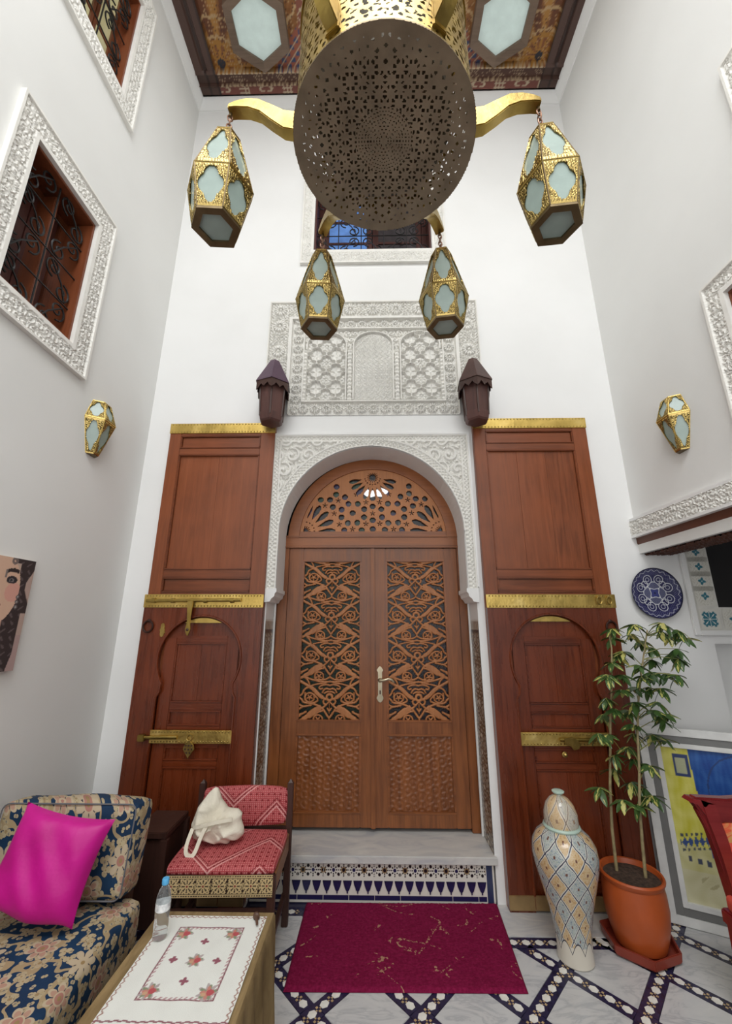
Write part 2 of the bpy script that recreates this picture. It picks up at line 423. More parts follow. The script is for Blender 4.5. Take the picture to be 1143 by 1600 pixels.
for a, b, dxs in segs:
    L = math.hypot(b[0]-a[0], b[1]-a[1]); ang = math.atan2(b[1]-a[1], b[0]-a[0])
    full = abs(L-math.hypot(HX, HY)) < 1e-4; flat = abs(b[1]-a[1]) < 1e-6
    if dxs > 0 and not flat:
        an = math.atan2(HY, HX); e1_, e2_ = (math.cos(an)*SWD, math.sin(an)*SWD), (-math.cos(an)*SWD, math.sin(an)*SWD)
        k_ = 1/math.sin(2*an)
        nd = MB().prism([(k_*(s1*e1_[0]+s2*e2_[0])*.985, k_*(s1*e1_[1]+s2*e2_[1])*.985) for s1, s2 in ((-1, -1), (1, -1), (1, 1), (-1, 1))], -.005, -.0008, 'xy').build('mosaic_node', STRIPM, fl, smooth=False); nd.location = (a[0], a[1], 0)
    st = MB().box(0 if flat else SWD+.001, L-SWD-.001 if full else L, -SWD+.002, SWD-.002, -.005, -.0008).build('mosaic_strip', STRIPM, fl, smooth=False); st.location = (a[0], a[1], 0); st.rotation_euler = (0, 0, ang)
    if max(a[1], b[1]) < -1.0 or min(a[0], b[0]) < -.75: continue
    n = max(1, round(L/.0665))
    for q in range(n):
        if q == 0 and dxs < 0: continue
        if hex0 is None:
            pl = [(.0215*math.cos(PI/6+k*PI/3), .0185*math.sin(PI/6+k*PI/3)) for k in range(6)]
            hex0 = MB().prism(pl, -.001, .0006, 'xy').build('hexagon_tile', WHITEM, st, smooth=False); h = hex0
        else: h = inst(hex0, 'hexagon_tile', st)
        h.location = (L*q/n, 0, 0)
        X = L*(q+.5)/n; c_, s_ = math.cos(ang), math.sin(ang)
        for (du, dv, r) in ((0, .011, .0065), (0, -.011, .0065), (-.010, 0, .0045), (.010, 0, .0045)):
            px, py = a[0]+c_*(X+du)-s_*dv, a[1]+s_*(X+du)+c_*dv
            chips.prism([(px-r, py), (px, py-r), (px+r, py), (px, py+r)], -.001, .0004, 'xy')
ch = chips.build('mosaic_chip', OCHRE, fl, smooth=False); ch['kind'] = 'stuff'

# ---- walls
CXA, RA, ZA = -.015, .665, 2.19           # arch: centre x, radius, centre height
JL, JR = -.737, .708                      # jamb faces of the door opening
WT = .36
def arch_z(x):
    d = abs(x-CXA); return ZA+math.sqrt(max(0, RA*RA-d*d))
wb = MB()
wb.box(XL-.3, JL, 0, WT, -.1, 6.8); wb.box(JR, XR, 0, WT, -.1, 6.8)
wb.box(JL, CXA-RA, 0, .25, 1.75, ZA+.005); wb.box(CXA+RA, JR, 0, .25, 1.75, ZA+.005)
N = 56
xs = [JL]+[CXA-RA*math.cos(PI*i/N) for i in range(N+1)]+[JR]
for a, b in zip(xs[:-1], xs[1:]):
    za, zb = arch_z(a), arch_z(b)
    wb.hexa([(a, 0, za), (b, 0, zb), (b, .25, zb), (a, .25, za), (a, 0, 3.1), (b, 0, 3.1), (b, .25, 3.1), (a, .25, 3.1)])
wb.box(JL, JR, .25, WT, 2.86, 3.1)
wx0, wx1, wz0, wz1 = -.52, .525, 4.735, 5.62
wb.box(JL, JR, 0, WT, 3.1, wz0); wb.box(JL, wx0, 0, WT, wz0, wz1); wb.box(wx1, JR, 0, WT, wz0, wz1); wb.box(JL, JR, 0, WT, wz1, 6.8)
# part of the wall inside the side alcove, with a low niche
wb.box(XR, 2.25, 0, WT, -.1, 2.7); wb.box(2.25, 3.4, 0, WT, -.1, .936); wb.box(2.25, 3.4, 0, WT, 1.43, 2.7); wb.box(2.25, 3.4, .16, WT, .936, 1.43)
struct(wb.build('wall_back', PLASTER, smooth=True), 'tall white plaster wall facing the viewer, behind the doors', 'wall')
def holed(x0, x1, holes, ylo, yhi, zlo, zhi):
    m = MB(); ys = sorted({ylo, yhi}|{h[0] for h in holes}|{h[1] for h in holes}); zs = sorted({zlo, zhi}|{h[2] for h in holes}|{h[3] for h in holes})
    for a, b in zip(ys[:-1], ys[1:]):
        for c, d in zip(zs[:-1], zs[1:]):
            if any(h[0] <= a and b <= h[1] and h[2] <= c and d <= h[3] for h in holes): continue
            m.box(x0, x1, a, b, c, d)
    return m
HL = [(-1.37, -.89, 3.105, 3.98), (-1.40, -.935, 5.11, 6.08)]
HR = [(-1.63, -1.07, 2.52, 3.24), (-2.0, -1.49, 3.55, 4.27)]
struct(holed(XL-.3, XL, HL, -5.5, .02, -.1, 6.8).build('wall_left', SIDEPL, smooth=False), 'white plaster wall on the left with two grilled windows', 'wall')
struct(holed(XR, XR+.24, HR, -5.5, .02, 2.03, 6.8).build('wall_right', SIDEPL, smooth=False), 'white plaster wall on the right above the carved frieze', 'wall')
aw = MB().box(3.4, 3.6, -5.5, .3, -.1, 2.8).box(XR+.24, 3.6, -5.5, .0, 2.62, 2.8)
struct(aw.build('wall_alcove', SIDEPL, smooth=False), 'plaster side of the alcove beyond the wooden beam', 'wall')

# ---- ceiling
RAD = np.hypot
def ceil_col(U, W):
    x = np.abs(U-.07); y = W        # y negative towards the camera; back edge -0.06
    d = -y-.065                     # distance from the back edge
    e = 1.77-x                      # distance from the side edge
    b = np.minimum(d, e)
    rng = np.random.default_rng(3)
    n1 = np.sin(U*61+2*np.sin(W*47))*np.sin(W*73+2*np.sin(U*53))
    n2 = np.sin(U*171+2*np.sin(W*157))*np.sin(W*163+2*np.sin(U*141))
    C = np.zeros(U.shape+(3,)); C[:] = (.22, .085, .018)
    C += np.clip(n1, -1, 1)[..., None]*np.array((.05, .025, .01))
    # fans of petals springing from the panel corners
    for (cx, cy, R) in ((1.50, -.28, .60), (1.50, -1.2, .5), (.45, -.28, .4), (.95, -1.25, .35)):
        r = RAD(x-cx, y-cy); th = np.arctan2(y-cy, x-cx)
        s_ = np.sin(th*12); ins = (r < R*.85)
        C[ins & (s_ > .25)] = (.13, .042, .014); C[ins & (s_ < -.4)] = (.36, .17, .035)
        for q_ in (.17, .30, .44): C[np.abs(r-q_-.018*np.abs(s_)) < .009] = (.44, .29, .14)
        C[(r < .16) & (r > .035)] = (.33, .15, .022); C[(r < .13) & (r > .05) & (s_ > .2)] = (.20, .07, .02)
        C[r < .035] = (.02, .02, .03)
    C[(n2 > .75)] = (.40, .25, .12); C[(n2 < -.86)] = (.07, .025, .015)
    # diagonal red, blue and cream interlace between the glass hexagons
    q = np.abs((x-.78)+(-y-.30)*.9); dia = (q < .16) & (x < 1.0) & (d > .0)
    C[dia] = (.26, .075, .04); C[dia & (np.sin(U*70)*np.sin(W*70) > .2)] = (.03, .05, .12); C[dia & (np.abs(np.sin(U*48+W*48)) < .18)] = (.42, .33, .22)
    cen = (x < .72) & (-y > .1); C[cen] = np.where((np.abs(np.sin(U*38+W*38)*np.sin(U*38-W*38)) < .12)[..., None], (.45, .36, .24), (.20, .06, .035))[cen]
    # borders
    B = d < .17
    C[B & (d > .07)] = (.085, .035, .022); C[B & (d > .07) & (n2 > .5)] = (.30, .21, .13)
    C[d < .065] = (.17, .05, .035); k = np.mod(U, .42)
    C[(d < .065) & ((np.abs(k-.21) > .16) & (np.abs(np.sin(U*90)*np.sin(W*90)) < .3))] = (.45, .36, .25)
    C[(d < .065) & (np.abs(RAD((k-.21)*.5, (d-.035)*1.3)-.03) < .006)] = (.45, .36, .25)
    for dd in (.07, .165): C[(np.abs(d-dd) < .013) & (np.mod(U, .04) < .022)] = (.40, .30, .19)
    C[e < .20] = (.075, .038, .028); C[(np.abs(e-.10) < .012)] = (.035, .018, .014); C[(np.abs(e-.19) < .01)] = (.03, .015, .012)
    return C
def ceil_h(U, W):
    x = np.abs(U-.07); d = -W-.065; e = 1.77-x
    h = np.zeros(U.shape)
    h = np.where(e < .20, .05, h); h = np.where((e > .08) & (e < .12), .03, h)
    h = np.where(d < .165, .025, h); h = np.where(d < .065, .035, h)
    for dd in (.07, .165): h = np.maximum(h, .06*sm(.016-np.abs(d-dd), 0, .01))
    return h
ce = hf('ceiling', 3.62, 2.6, .011, lambda U, W, H: (U, W, ZC+.05-H), painted('painted_ceiling', .55), H=ceil_h, C=ceil_col, u0=-1.76, v0=-2.66, flip=True)
struct(ce, 'painted and carved wooden ceiling with frosted hexagonal skylights', 'ceiling')
cb = MB().box(XL-.3, XR+.3, -5.5, -2.66, ZC+.05, ZC+.2).box(XL-.3, XR+.3, -2.66, .36, ZC+.12, ZC+.2).build('ceiling_board', DARKW, ce, smooth=False)
def hexring(cx, cy, r, w, z0, z1, rot=PI/6, n=6):
    out = []
    for k in range(n):
        a, b = rot+2*PI*k/n, rot+2*PI*(k+1)/n
        m = MB()
        P = lambda t, R, z: (cx+R*math.cos(t), cy+R*math.sin(t), z)
        m.hexa([P(a, r, z0), P(b, r, z0), P(b, r+w, z0), P(a, r+w, z0), P(a, r, z1), P(b, r, z1), P(b, r+w, z1), P(a, r+w, z1)]); out.append(m)
    return out
FRW = wood('skylight_frame_wood', (.11, .07, .045), (.17, .115, .08), 'x', .6)
for sx in (-1, 1):
    for sy in (-.54, -2.5):
        cx = .07+sx*1.085
        fr = hexring(cx, sy, .225, .075, ZC-.03, ZC+.06)
        for m in fr: m.build('skylight_frame', FRW, ce, smooth=False)
        pl = [(cx+.235*math.cos(PI/6+k*PI/3), sy+.235*math.sin(PI/6+k*PI/3)) for k in range(6)]
        MB().prism(pl, ZC+.0, ZC+.015, 'xy').build('skylight_pane', SKYGL, ce, smooth=False)
for k in range(8):
    a = 2*PI*k/8+PI/8
    cx, cy = .07+1.12*math.cos(a), -1.52+1.12*math.sin(a)
    YG = glass_frost('yellow_green_glass', (.52, .55, .38), .22) if k == 0 else YG
    pl = [(cx+r*math.cos(a+t), cy+r*math.sin(a+t)) for r, t in ((.24, 0), (.15, .9), (.14, 1.6), (.28, PI), (.14, -1.6), (.15, -.9))]
    MB().prism(pl, ZC+.0, ZC+.02, 'xy').build('skylight_pane', YG, ce, smooth=False)
    for i in range(6):
        p, q = pl[i], pl[(i+1) % 6]; MB().tube([(p[0], p[1], ZC), (q[0], q[1], ZC)], .02, 6).build('skylight_frame', FRW, ce)
# white cornice
def cornice(name, pts, label):
    prof = [(0, 6.53), (.012, 6.53), (.016, 6.56), (.05, 6.60), (.055, 6.645), (.0, 6.66)]
    return prof
m = MB()
P5 = [(0, 6.54), (.012, 6.54), (.02, 6.565), (.045, 6.61), (.05, 6.67), (.0, 6.67)]
m.add([(x, -d, z) for d, z in P5 for x in ()], [])
for side in ('l', 'b', 'r'):
    m = MB()
    if side == 'b': pts = [[(XL+d, -d, z) for d, z in P5], [(XR-d, -d, z) for d, z in P5]]
    elif side == 'l': pts = [[(XL+d, -5.5, z) for d, z in P5], [(XL+d, -d, z) for d, z in P5]]
    else: pts = [[(XR-d, -d, z) for d, z in P5], [(XR-d, -5.5, z) for d, z in P5]]
    n = len(P5); m.add(pts[0]+pts[1], [(i, (i+1) % n, n+(i+1) % n, n+i) for i in range(n)]+[tuple(range(n)), tuple(range(2*n-1, n-1, -1))])
    struct(m.build({'l': 'trim_1', 'b': 'trim_2', 'r': 'trim_3'}[side], PLASTER), {'l': 'white plaster cornice between left wall and ceiling', 'b': 'white plaster cornice above the back wall', 'r': 'white plaster cornice between right wall and ceiling'}[side], 'cornice')

# ---- carved frieze and wooden beam over the alcove opening on the right
fz = empty('trim_4', (XR, -2.5, 2.14), 'white carved plaster frieze above the dark wooden beam', 'frieze', kind='structure')
o4 = (XR, -2.5, 2.14)
hf('carved_band', 2.2, .105, .004, onright(XR-.024), CARVED, fz, H=lambda U, W: .016*np.clip(fine_arab(U, W, .05)*.6+scrolls(U, W-2.155, .052)*.6, 0, 1), u0=-2.2, v0=2.155, flip=True, off=o4)
m = MB().box(XR-.036, XR+.01, -5.4, -.0, 2.258, 2.277).box(XR-.038, XR+.01, -5.4, 0, 2.140, 2.157).box(XR-.024, XR+.01, -5.4, 0, 2.157, 2.258); m.build('frieze_moulding', PLASTER, fz, off=o4)
bm_ = empty('trim_5', (XR+.1, -2.5, 2.02), 'dark carved wooden beam spanning the alcove opening under the frieze', 'beam', kind='structure')
o5 = (XR+.1, -2.5, 2.02)
MB().prism([(XR-.006, 2.14), (XR-.004, 2.10), (XR+.012, 2.075), (XR+.016, 2.035), (XR+.03, 2.03), (XR+.23, 2.03), (XR+.23, 2.14)], -5.4, -.001, 'xz').build('beam_body', BEAMW, bm_, off=o5)
hf('carved_soffit', 2.6, .19, .006, lambda U, W, H: (W, U, 2.029-H), BEAMW, bm_, H=lambda U, W: .012*fine_arab(U, W, .06), u0=-2.6, v0=XR+.03, off=o5)

# ---- carved plaster round the arch
ar = empty('trim_6', (CXA, 0, 1.75), 'white carved plaster surround with scrolling leaves over the round door arch', 'arch surround', kind='structure')
oA = (CXA, 0, 1.75)
X0, X1, Z1 = CXA-.735, CXA+.73, 2.945
def arch_r(U, W): return np.where(W > ZA, np.hypot(U-CXA, W-ZA), np.abs(U-CXA))
def arch_H(U, W):
    r = arch_r(U, W); th = np.where(W > ZA, np.arctan2(W-ZA, U-CXA)*RA, W)
    h = .026*scrolls(U+.02, W-.01, .118)+.008*fine_arab(U, W, .045)*(scrolls(U+.02, W-.01, .118) < .1)
    ed = np.minimum(np.minimum(U-X0, X1-U), Z1-W)
    band = r < RA+.062
    h = np.where(band, .004+.012*lattice(th, r-RA, .03, .25), h)
    h = np.where(np.abs(r-RA-.062) < .007, .02, h); h = np.where(r < RA+.010, .018, h)
    h = np.where(ed < .048, .004+.010*lattice(U, W, .03, .25), h)
    h = np.where((np.abs(ed-.05) < .006) & (r > RA+.05), .02, h); h = np.where(ed < .010, .022, h)
    return h
hf('carved_plaster', X1-X0, Z1-1.76, .0042, front(-.003), CARVED, ar, H=arch_H, mask=lambda U, W: arch_r(U, W) > RA, u0=X0, v0=1.76, off=oA)
m = MB().box(X0-.012, X1+.012, -.03, .0, Z1, Z1+.014).box(X0-.012, X0, -.03, 0, 1.80, Z1).box(X1, X1+.012, -.03, 0, 1.80, Z1)
m.build('surround_moulding', PLASTER, ar, off=oA)
for s, xa, xb in ((-1, JL-.01, CXA-RA), (1, JR+.01, CXA+RA)):
    t0, t1 = (xa, xb) if s < 0 else (xa, xb)
    d = 1 if s < 0 else -1
    m = MB().prism([(xa, 1.79), (xb+d*.012, 1.79), (xb+d*.012, 1.765), (xb+d*.002, 1.755), (xb-d*.002, 1.735), (xb-d*.02, 1.72), (xb-d*.03, 1.70), (xa, 1.695)], -.028, .25, 'xz')
    m.build('corbel', PLASTER, ar, off=oA)

# ---- big carved plaster panel above the arch
pn = empty('trim_7', (0, 0, 3.12), 'white carved plaster panel of three blind arches above the door', 'plaster panel', kind='structure')
oP = (0, 0, 3.12)
def panel_H(U, W):
    x = np.abs(U-.005); z = W
    h = np.full(U.shape, .004)
    # outer border with big flowers
    ob = ((x > .692) | (z > 4.02))
    hb = .011*fine_arab(x, z, .06)
    for cz in (3.42, 3.70, 3.94): 
        q = rosette(x, z, .775, cz-.0, .062, 14); hb = np.where(np.hypot(x-.775, z-cz) < .066, .004+.013*q, hb)
    for cx in (0, .19, .38, .57, .775):
        q = rosette(x, z, cx, 4.098, .062, 14); hb = np.where(np.hypot(x-cx, z-4.098) < .066, .004+.013*q, hb)
    h = np.where(ob, hb, h)
    h = np.where((x > .855) | (z > 4.168), .016, h)
    # plain white fillet
    fil = ((x > .665) & (x < .694) & (z < 4.02)) | ((z > 3.995) & (z < 4.022) & (x < .694)); h = np.where(fil, .022, h)
    # inner border of small rosettes
    ib = (x < .665) & (z < 3.995) & ((x > .562) | (z > 3.905) | (z < 3.228))
    hi = np.full(U.shape, .003)
    k = .092
    xx = np.mod(x+k/2, k)-k/2; zz = np.mod(z-3.17+k/2, k)-k/2
    hi = np.where(x > .562, .014*rosette(x, zz, .613, 0, .045, 12), hi)
    hi = np.where((z > 3.905) & (x < .60), .014*rosette(xx, z, 0, 3.95, .043, 12), hi)
    hi = np.where((z < 3.228) & (x < .60), .014*rosette(xx, z, 0, 3.176, .045, 12), hi)
    h = np.where(ib, hi+.004*fine_arab(U, W, .03)*(hi < .004), h)
    core = (x < .562) & (z < 3.905) & (z > 3.228)
    h = np.where(core, .010*scrolls(x, z, .06), h)
    # three blind arches
    c1 = x < .168; x2 = np.abs(x-.378); c2 = (x2 < .162)
    spring = 3.74
    rz1 = np.where(z > spring, np.hypot(x, (z-spring)*1.25), x); rz2 = np.where(z > spring, np.hypot(x2, (z-spring)*1.25), x2)
    in1 = (rz1 < .158) & core & (z > 3.245); in2 = (rz2 < .158) & core & (z > 3.245)
    h1 = .003+.0075*np.maximum(lattice(U, W, .046, .17), .9*rosette(np.mod(U, .046)-.023, np.mod(W+.023, .046)-.023, 0, 0, .014, 4)+.9*rosette(np.mod(U+.023, .046)-.023, np.mod(W, .046)-.023, 0, 0, .014, 4))
    h = np.where(in1, h1, h)
    xs_ = U-.005-np.sign(U-.005)*.378; zz_ = z-3.206
    a_ = xs_/.158+zz_/.152; b_ = xs_/.158-zz_/.152
    a2 = a_+.055*np.sin(4*PI*b_); b2 = b_+.055*np.sin(4*PI*a_)
    dl = np.minimum(np.abs(a2-np.round(a2)), np.abs(b2-np.round(b2)))
    ca, cb = a_-np.floor(a_)-.5, b_-np.floor(b_)-.5; lx, lz = (ca+cb)/2*.158, (ca-cb)/2*.152
    par = np.mod(np.floor(a_)+np.floor(b_), 2) > .5
    star = sm(.20-np.abs(np.sin(2*np.arctan2(lz, lx))), 0, .12)*(np.hypot(lx, lz) < .05)
    h2 = .001+.0165*sm(.062-dl, 0, .026)+np.where(dl > .07, np.where(par, .0065*rosette(lx, lz, 0, 0, .046, 8), .006*star)+.003*fine_arab(U, W, .02), 0)
    h = np.where(in2, h2, h)
    for rr, cc in ((rz1, c1), (rz2, c2 | (x2 < .168))):
        h = np.where((np.abs(rr-.160) < .006) & core & (z > 3.24), .021, h)
    # little columns
    for cxx in (.190, .550): 
        colm = (np.abs(x-cxx) < .016) & core & (z < 3.70); h = np.where(colm, .008+.008*np.abs(np.sin((z-3.24)*PI/.034+np.abs(x-cxx)*60)), h)
    h = np.where((np.abs(x-.562) < .007) & (z < 3.91) & (z > 3.225), .02, h)
    h = np.where((np.abs(z-3.905) < .007) & (x < .565), .02, h); h = np.where((np.abs(z-3.232) < .006) & (x < .565), .02, h)
    return h*1.7
hf('carved_plaster', 1.73, 1.06, .0042, front(-.002), CARVED, pn, H=panel_H, u0=-.86, v0=3.122, off=oP,
   mask=lambda U, W: (np.abs(U-.005) < .667) | (W > 3.26))

# ---- marble step with mosaic riser
sp = empty('step', (0, .1, 0), 'marble doorstep with black and white mosaic riser below the carved double door', 'step', kind='structure')
oS = (0, .1, 0)
MB().box(JL, JR+.012, -.022, .36, .197, .238).build('marble_tread', MARBLE2, sp, bevel=.004, off=oS)
MB().box(JL+.02, JR-.02, .004, .3, 0, .197).build('riser_core', plain('tile_white', (.74, .72, .66), .2, nz=.04), sp, off=oS)
NAVY = (.018, .017, .075); BLK = (.012, .010, .014); CRM = (.72, .69, .62)
def riser_c(U, W):
    C = np.zeros(U.shape+(3,)); C[:] = CRM
    k = .060; i = np.floor(U/k+.5); x = U-i*k; z = W-.1575
    r = np.hypot(x, z); th = np.arctan2(z, x)
    odd = np.mod(i, 2) > .5
    C[(r < .0095)] = NAVY; C[(r < .0095) & odd] = BLK
    ring = (np.abs(r-.0185) < .0045) & (np.cos(8*th) > .1); C[ring] = BLK
    C[(np.abs(r-.0125) < .003) & odd] = (.30, .20, .10)
    x2 = np.mod(U, k)-k/2
    C[np.hypot(x2, z-.021) < .0085] = BLK; C[np.hypot(x2, z+.021) < .0085] = BLK
    C[(np.hypot(x, z-.029) < .004) | (np.hypot(x, z+.029) < .004) | (np.hypot(x2, z) < .004)] = BLK
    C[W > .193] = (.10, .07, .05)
    C[(W < .036) & (W > .013)] = NAVY; C[np.mod(U, .15) < .002] = CRM
    C[(U > JR-.06)] = CRM; C[(U > JR-.055) & (U < JR-.02)] = (.03, .04, .10)
    return C
hf('mosaic_band', JR-JL-.02, .197, .0022, front(.002), painted('glazed_tile', .18), sp, C=riser_c, u0=JL+.01, v0=0, off=oS)
SPEAR = plain('navy_glaze', (.016, .015, .06), .15, nz=.25, nsc=20)
s0 = None
for i in range(23):
    x = JL+.04+i*.060
    if x > JR-.075: break
    if s0 is None:
        s0 = MB().prism([(-.0255, .107), (.0255, .107), (.021, .088), (.010, .062), (.0035, .056), (.0035, .046), (-.0035, .046), (-.0035, .056), (-.010, .062), (-.021, .088)], -.103, -.097, 'xz').build('spear_tile', SPEAR, sp, smooth=False); s0.location = (x, 0, 0)
    else: inst(s0, 'spear_tile', sp, (x, 0, 0))

# ---- mosaic on the two jambs
def jamb_c(U, W):
    C = np.zeros(U.shape+(3,)); C[:] = (.055, .035, .022)
    a = np.sin(2*PI*W/.052+2.2*np.sin(2*PI*U/.09)); b = np.sin(2*PI*U/.043+2.0*np.sin(2*PI*W/.07))
    C[(a*b > .25)] = (.50, .45, .36); C[(a*b < -.55)] = (.30, .22, .13); C[np.hypot(np.mod(W, .1)-.05, U-.12) < .014] = (.66, .62, .52)
    C[(W > 1.50)] = (.10, .06, .04); C[(W > 1.515) & (np.mod(U, .022) < .012)] = (.62, .57, .47); C[W > 1.572] = (.72, .70, .65)
    C[np.abs(W-1.508) < .006] = (.02, .015, .015)
    return C
for s, nm in ((-1, 'left'), (1, 'right')):
    jx = JL+.003 if s < 0 else JR-.003
    o = hf('trim_8' if s < 0 else 'trim_9', .222, 1.342, .004, (onleft(jx) if s < 0 else onright(jx)), painted('jamb_tile', .25), C=jamb_c, u0=.002, v0=.24, flip=(s > 0))
    struct(o, 'brown and cream mosaic lining the %s jamb of the doorway' % nm, 'mosaic')
    MB().box(min(jx, jx-s*.012), max(jx, jx-s*.012), .222, .236, .24, 1.75).build('edge_strip', PLASTER, o)

# ---- windows with carved plaster frames and iron grilles
def wallmap(side):
    if side == 'l': return lambda p: Vector((XL-p.y, p.x, p.z))
    if side == 'r': return lambda p: Vector((XR+p.y, p.x, p.z))
    return lambda p: p
def spiral(cx, cz, r, a0, turns, n=22, sg=1):
    return [(cx+r*(1-.78*i/n)*math.cos(a0+sg*2*PI*turns*i/n), cz+r*(1-.78*i/n)*math.sin(a0+sg*2*PI*turns*i/n)) for i in range(n+1)]
def window(name, side, hole, outer, label, glass, WINW=WINW, SASHW=WINW2, sd=0., depth=.2, panes=True, lit=None):
    u0, u1, v0, v1 = hole; a0, a1, b0, b1 = outer; mp = wallmap(side)
    c = mp(Vector(((u0+u1)/2, 0, v0))); R = empty(name, c, label, 'window', kind='structure')
    def put(m, nm, mat, par=R, bevel=0): return m.xform(mp).build(nm, mat, par, bevel=bevel, off=c)
    mf = {'l': onleft(XL+.012), 'r': onright(XR-.012), 'b': front(-.012)}[side]
    def H(U, W):
        e = np.minimum(np.minimum(U-a0, a1-U), np.minimum(W-b0, b1-W)); i = np.maximum(np.maximum(u0-U, U-u1), np.maximum(v0-W, W-v1))
        h = .012*np.clip(scrolls(U, W, .052)*.6+fine_arab(U, W, .028)*.6, 0, 1)
        h = np.where(e < .016, .018, h); h = np.where(i < .026, .010, h); return h
    hf('carved_frame', a1-a0, b1-b0, .0045, mf, CARVED, R, H=H, mask=lambda U, W: ~((U > u0) & (U < u1) & (W > v0) & (W < v1)), thick=.014, u0=a0, v0=b0, flip=(side == 'r'), off=c)
    fw = .055
    lt = .016
    for m in (MB().box(u0, u1, .004, .30, v0, v0+lt), MB().box(u0, u1, .004, .30, v1-lt, v1), MB().box(u0, u0+lt, .004, .30, v0+lt, v1-lt), MB().box(u1-lt, u1, .004, .30, v0+lt, v1-lt)): put(m, 'lining_board', WINW, bevel=.002)
    for nm, m in (('frame_rail', MB().box(u0, u1, .03, .17, v0, v0+fw)), ('frame_rail', MB().box(u0, u1, .17-sd, .25-sd, v1-fw, v1)), ('frame_stile', MB().box(u0, u0+fw, .17-sd, .25-sd, v0+fw, v1-fw)), ('frame_stile', MB().box(u1-fw, u1, .17-sd, .25-sd, v0+fw, v1-fw))):
        put(m, nm, WINW, bevel=.004)
    um = (u0+u1)/2; ss = .05 if not sd else .022
    if panes:
        for k, (s0_, s1_) in enumerate(((u0+fw, um), (um, u1-fw))):
            sh = put(MB().frame(s0_+.004, s1_-.004, v0+fw, v1-fw, ss, .19-sd, .225-sd), 'sash', SASHW)
            q = (v1-v0-2*fw)/3
            for j in (1, 2): put(MB().box(s0_+ss, s1_-ss, .195-sd, .22-sd, v0+fw+q*j-.012, v0+fw+q*j+.012), 'glazing_bar', SASHW, sh)
            for j in range(3):
                g_ = glass[(k*3+j) % len(glass)]
                put(MB().box(s0_+ss-.01, s1_-ss+.01, .204-sd, .21-sd, v0+fw+q*j+.005, v0+fw+q*(j+1)-.005), 'pane', g_, sh)
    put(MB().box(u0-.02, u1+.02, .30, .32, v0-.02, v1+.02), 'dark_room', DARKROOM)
    # iron grille
    g = MB(); n_h = max(2, round((v1-v0)/.25)); n_v = max(2, round((u1-u0)/.2)); y = .045
    for i in range(n_h+1):
        z = v0+.01+(v1-v0-.02)*i/n_h; g.tube([(u0, y, z), (u1, y, z)], .005, 5)
    for i in range(n_v+1):
        x = u0+.008+(u1-u0-.016)*i/n_v; g.tube([(x, y, v0), (x, y, v1)], .005, 5)
    bx_, bz_ = (u1-u0)/n_v, (v1-v0)/n_h
    for i in range(n_v):
        for j in range(n_h):
            cx, cz = u0+bx_*(i+.5), v0+bz_*(j+.5); r = min(bx_, bz_)*.27; s = 1 if (i+j) % 2 else -1
            for kk in (-1, 1):
                pts = spiral(cx+kk*s*bx_*.17, cz+kk*bz_*.23, r, PI/2*kk*(-1), 1.35, 18, s)
                g.tube([(x, y, z) for x, z in pts], .0055, 5)
            g.tube([(cx-s*bx_*.3, y, cz-bz_*.42), (cx-s*bx_*.08, y-.004, cz), (cx+s*bx_*.3, y, cz+bz_*.42)], .005, 5)
    put(g, 'iron_grille', IRON)
    return R, put
SKYREFL = plain('sky_reflection_pane', (.10, .22, .50), .06, 0, .3, 6)
SKYREFL.node_tree.nodes['Principled BSDF'].inputs['Emission Color'].default_value = (.12, .25, .60, 1)
SKYREFL.node_tree.nodes['Principled BSDF'].inputs['Emission Strength'].default_value = .35  # sky reflection put into the panes as blue colour and glow
BLK_G = plain('black_pane', (.01, .012, .018), .05, 0, .3)
CURT = plain('grey_violet_curtain', (.045, .035, .038), .7, 0, .3, 9)
YELG = plain('yellowish_pane', (.42, .39, .22), .12, 0, .25, 5)
YELG.node_tree.nodes['Principled BSDF'].inputs['Emission Color'].default_value = (.5, .45, .25, 1)
YELG.node_tree.nodes['Principled BSDF'].inputs['Emission Strength'].default_value = .3
R1, put1 = window('window_1', 'l', HL[0], (-1.50, -.752, 2.957, 4.128), 'lower window on the left wall, dark inside, with brown wooden shutters', [BLK_G])
# open wooden shutter leaning out behind the grille
put1(MB().box(-1.10, -1.07, .09, .27, 3.13, 3.95), 'shutter', WINW, R1, .004)
window('window_2', 'l', HL[1], (-1.54, -.795, 4.957, 6.25), 'upper window on the left wall, pale yellowish glass behind scrolled iron', [YELG], SASHW=WINW, sd=.10)
window('window_3', 'b', (wx0, wx1, wz0, wz1), (-.632, .648, 4.588, 5.74), 'window high on the back wall behind the brass drum, panes coloured with blue sky reflection', [SKYREFL, SKYREFL, SKYREFL, CURT, CURT, CURT], WINW=WINW2)
window('window_4', 'r', HR[0], (-1.75, -.95, 2.40, 3.36), 'lower window on the right wall, only its carved corner in view', [BLK_G])
window('window_5', 'r', HR[1], (-2.12, -1.37, 3.42, 4.40), 'upper window on the right wall, a sliver of carved frame in view', [BLK_G])
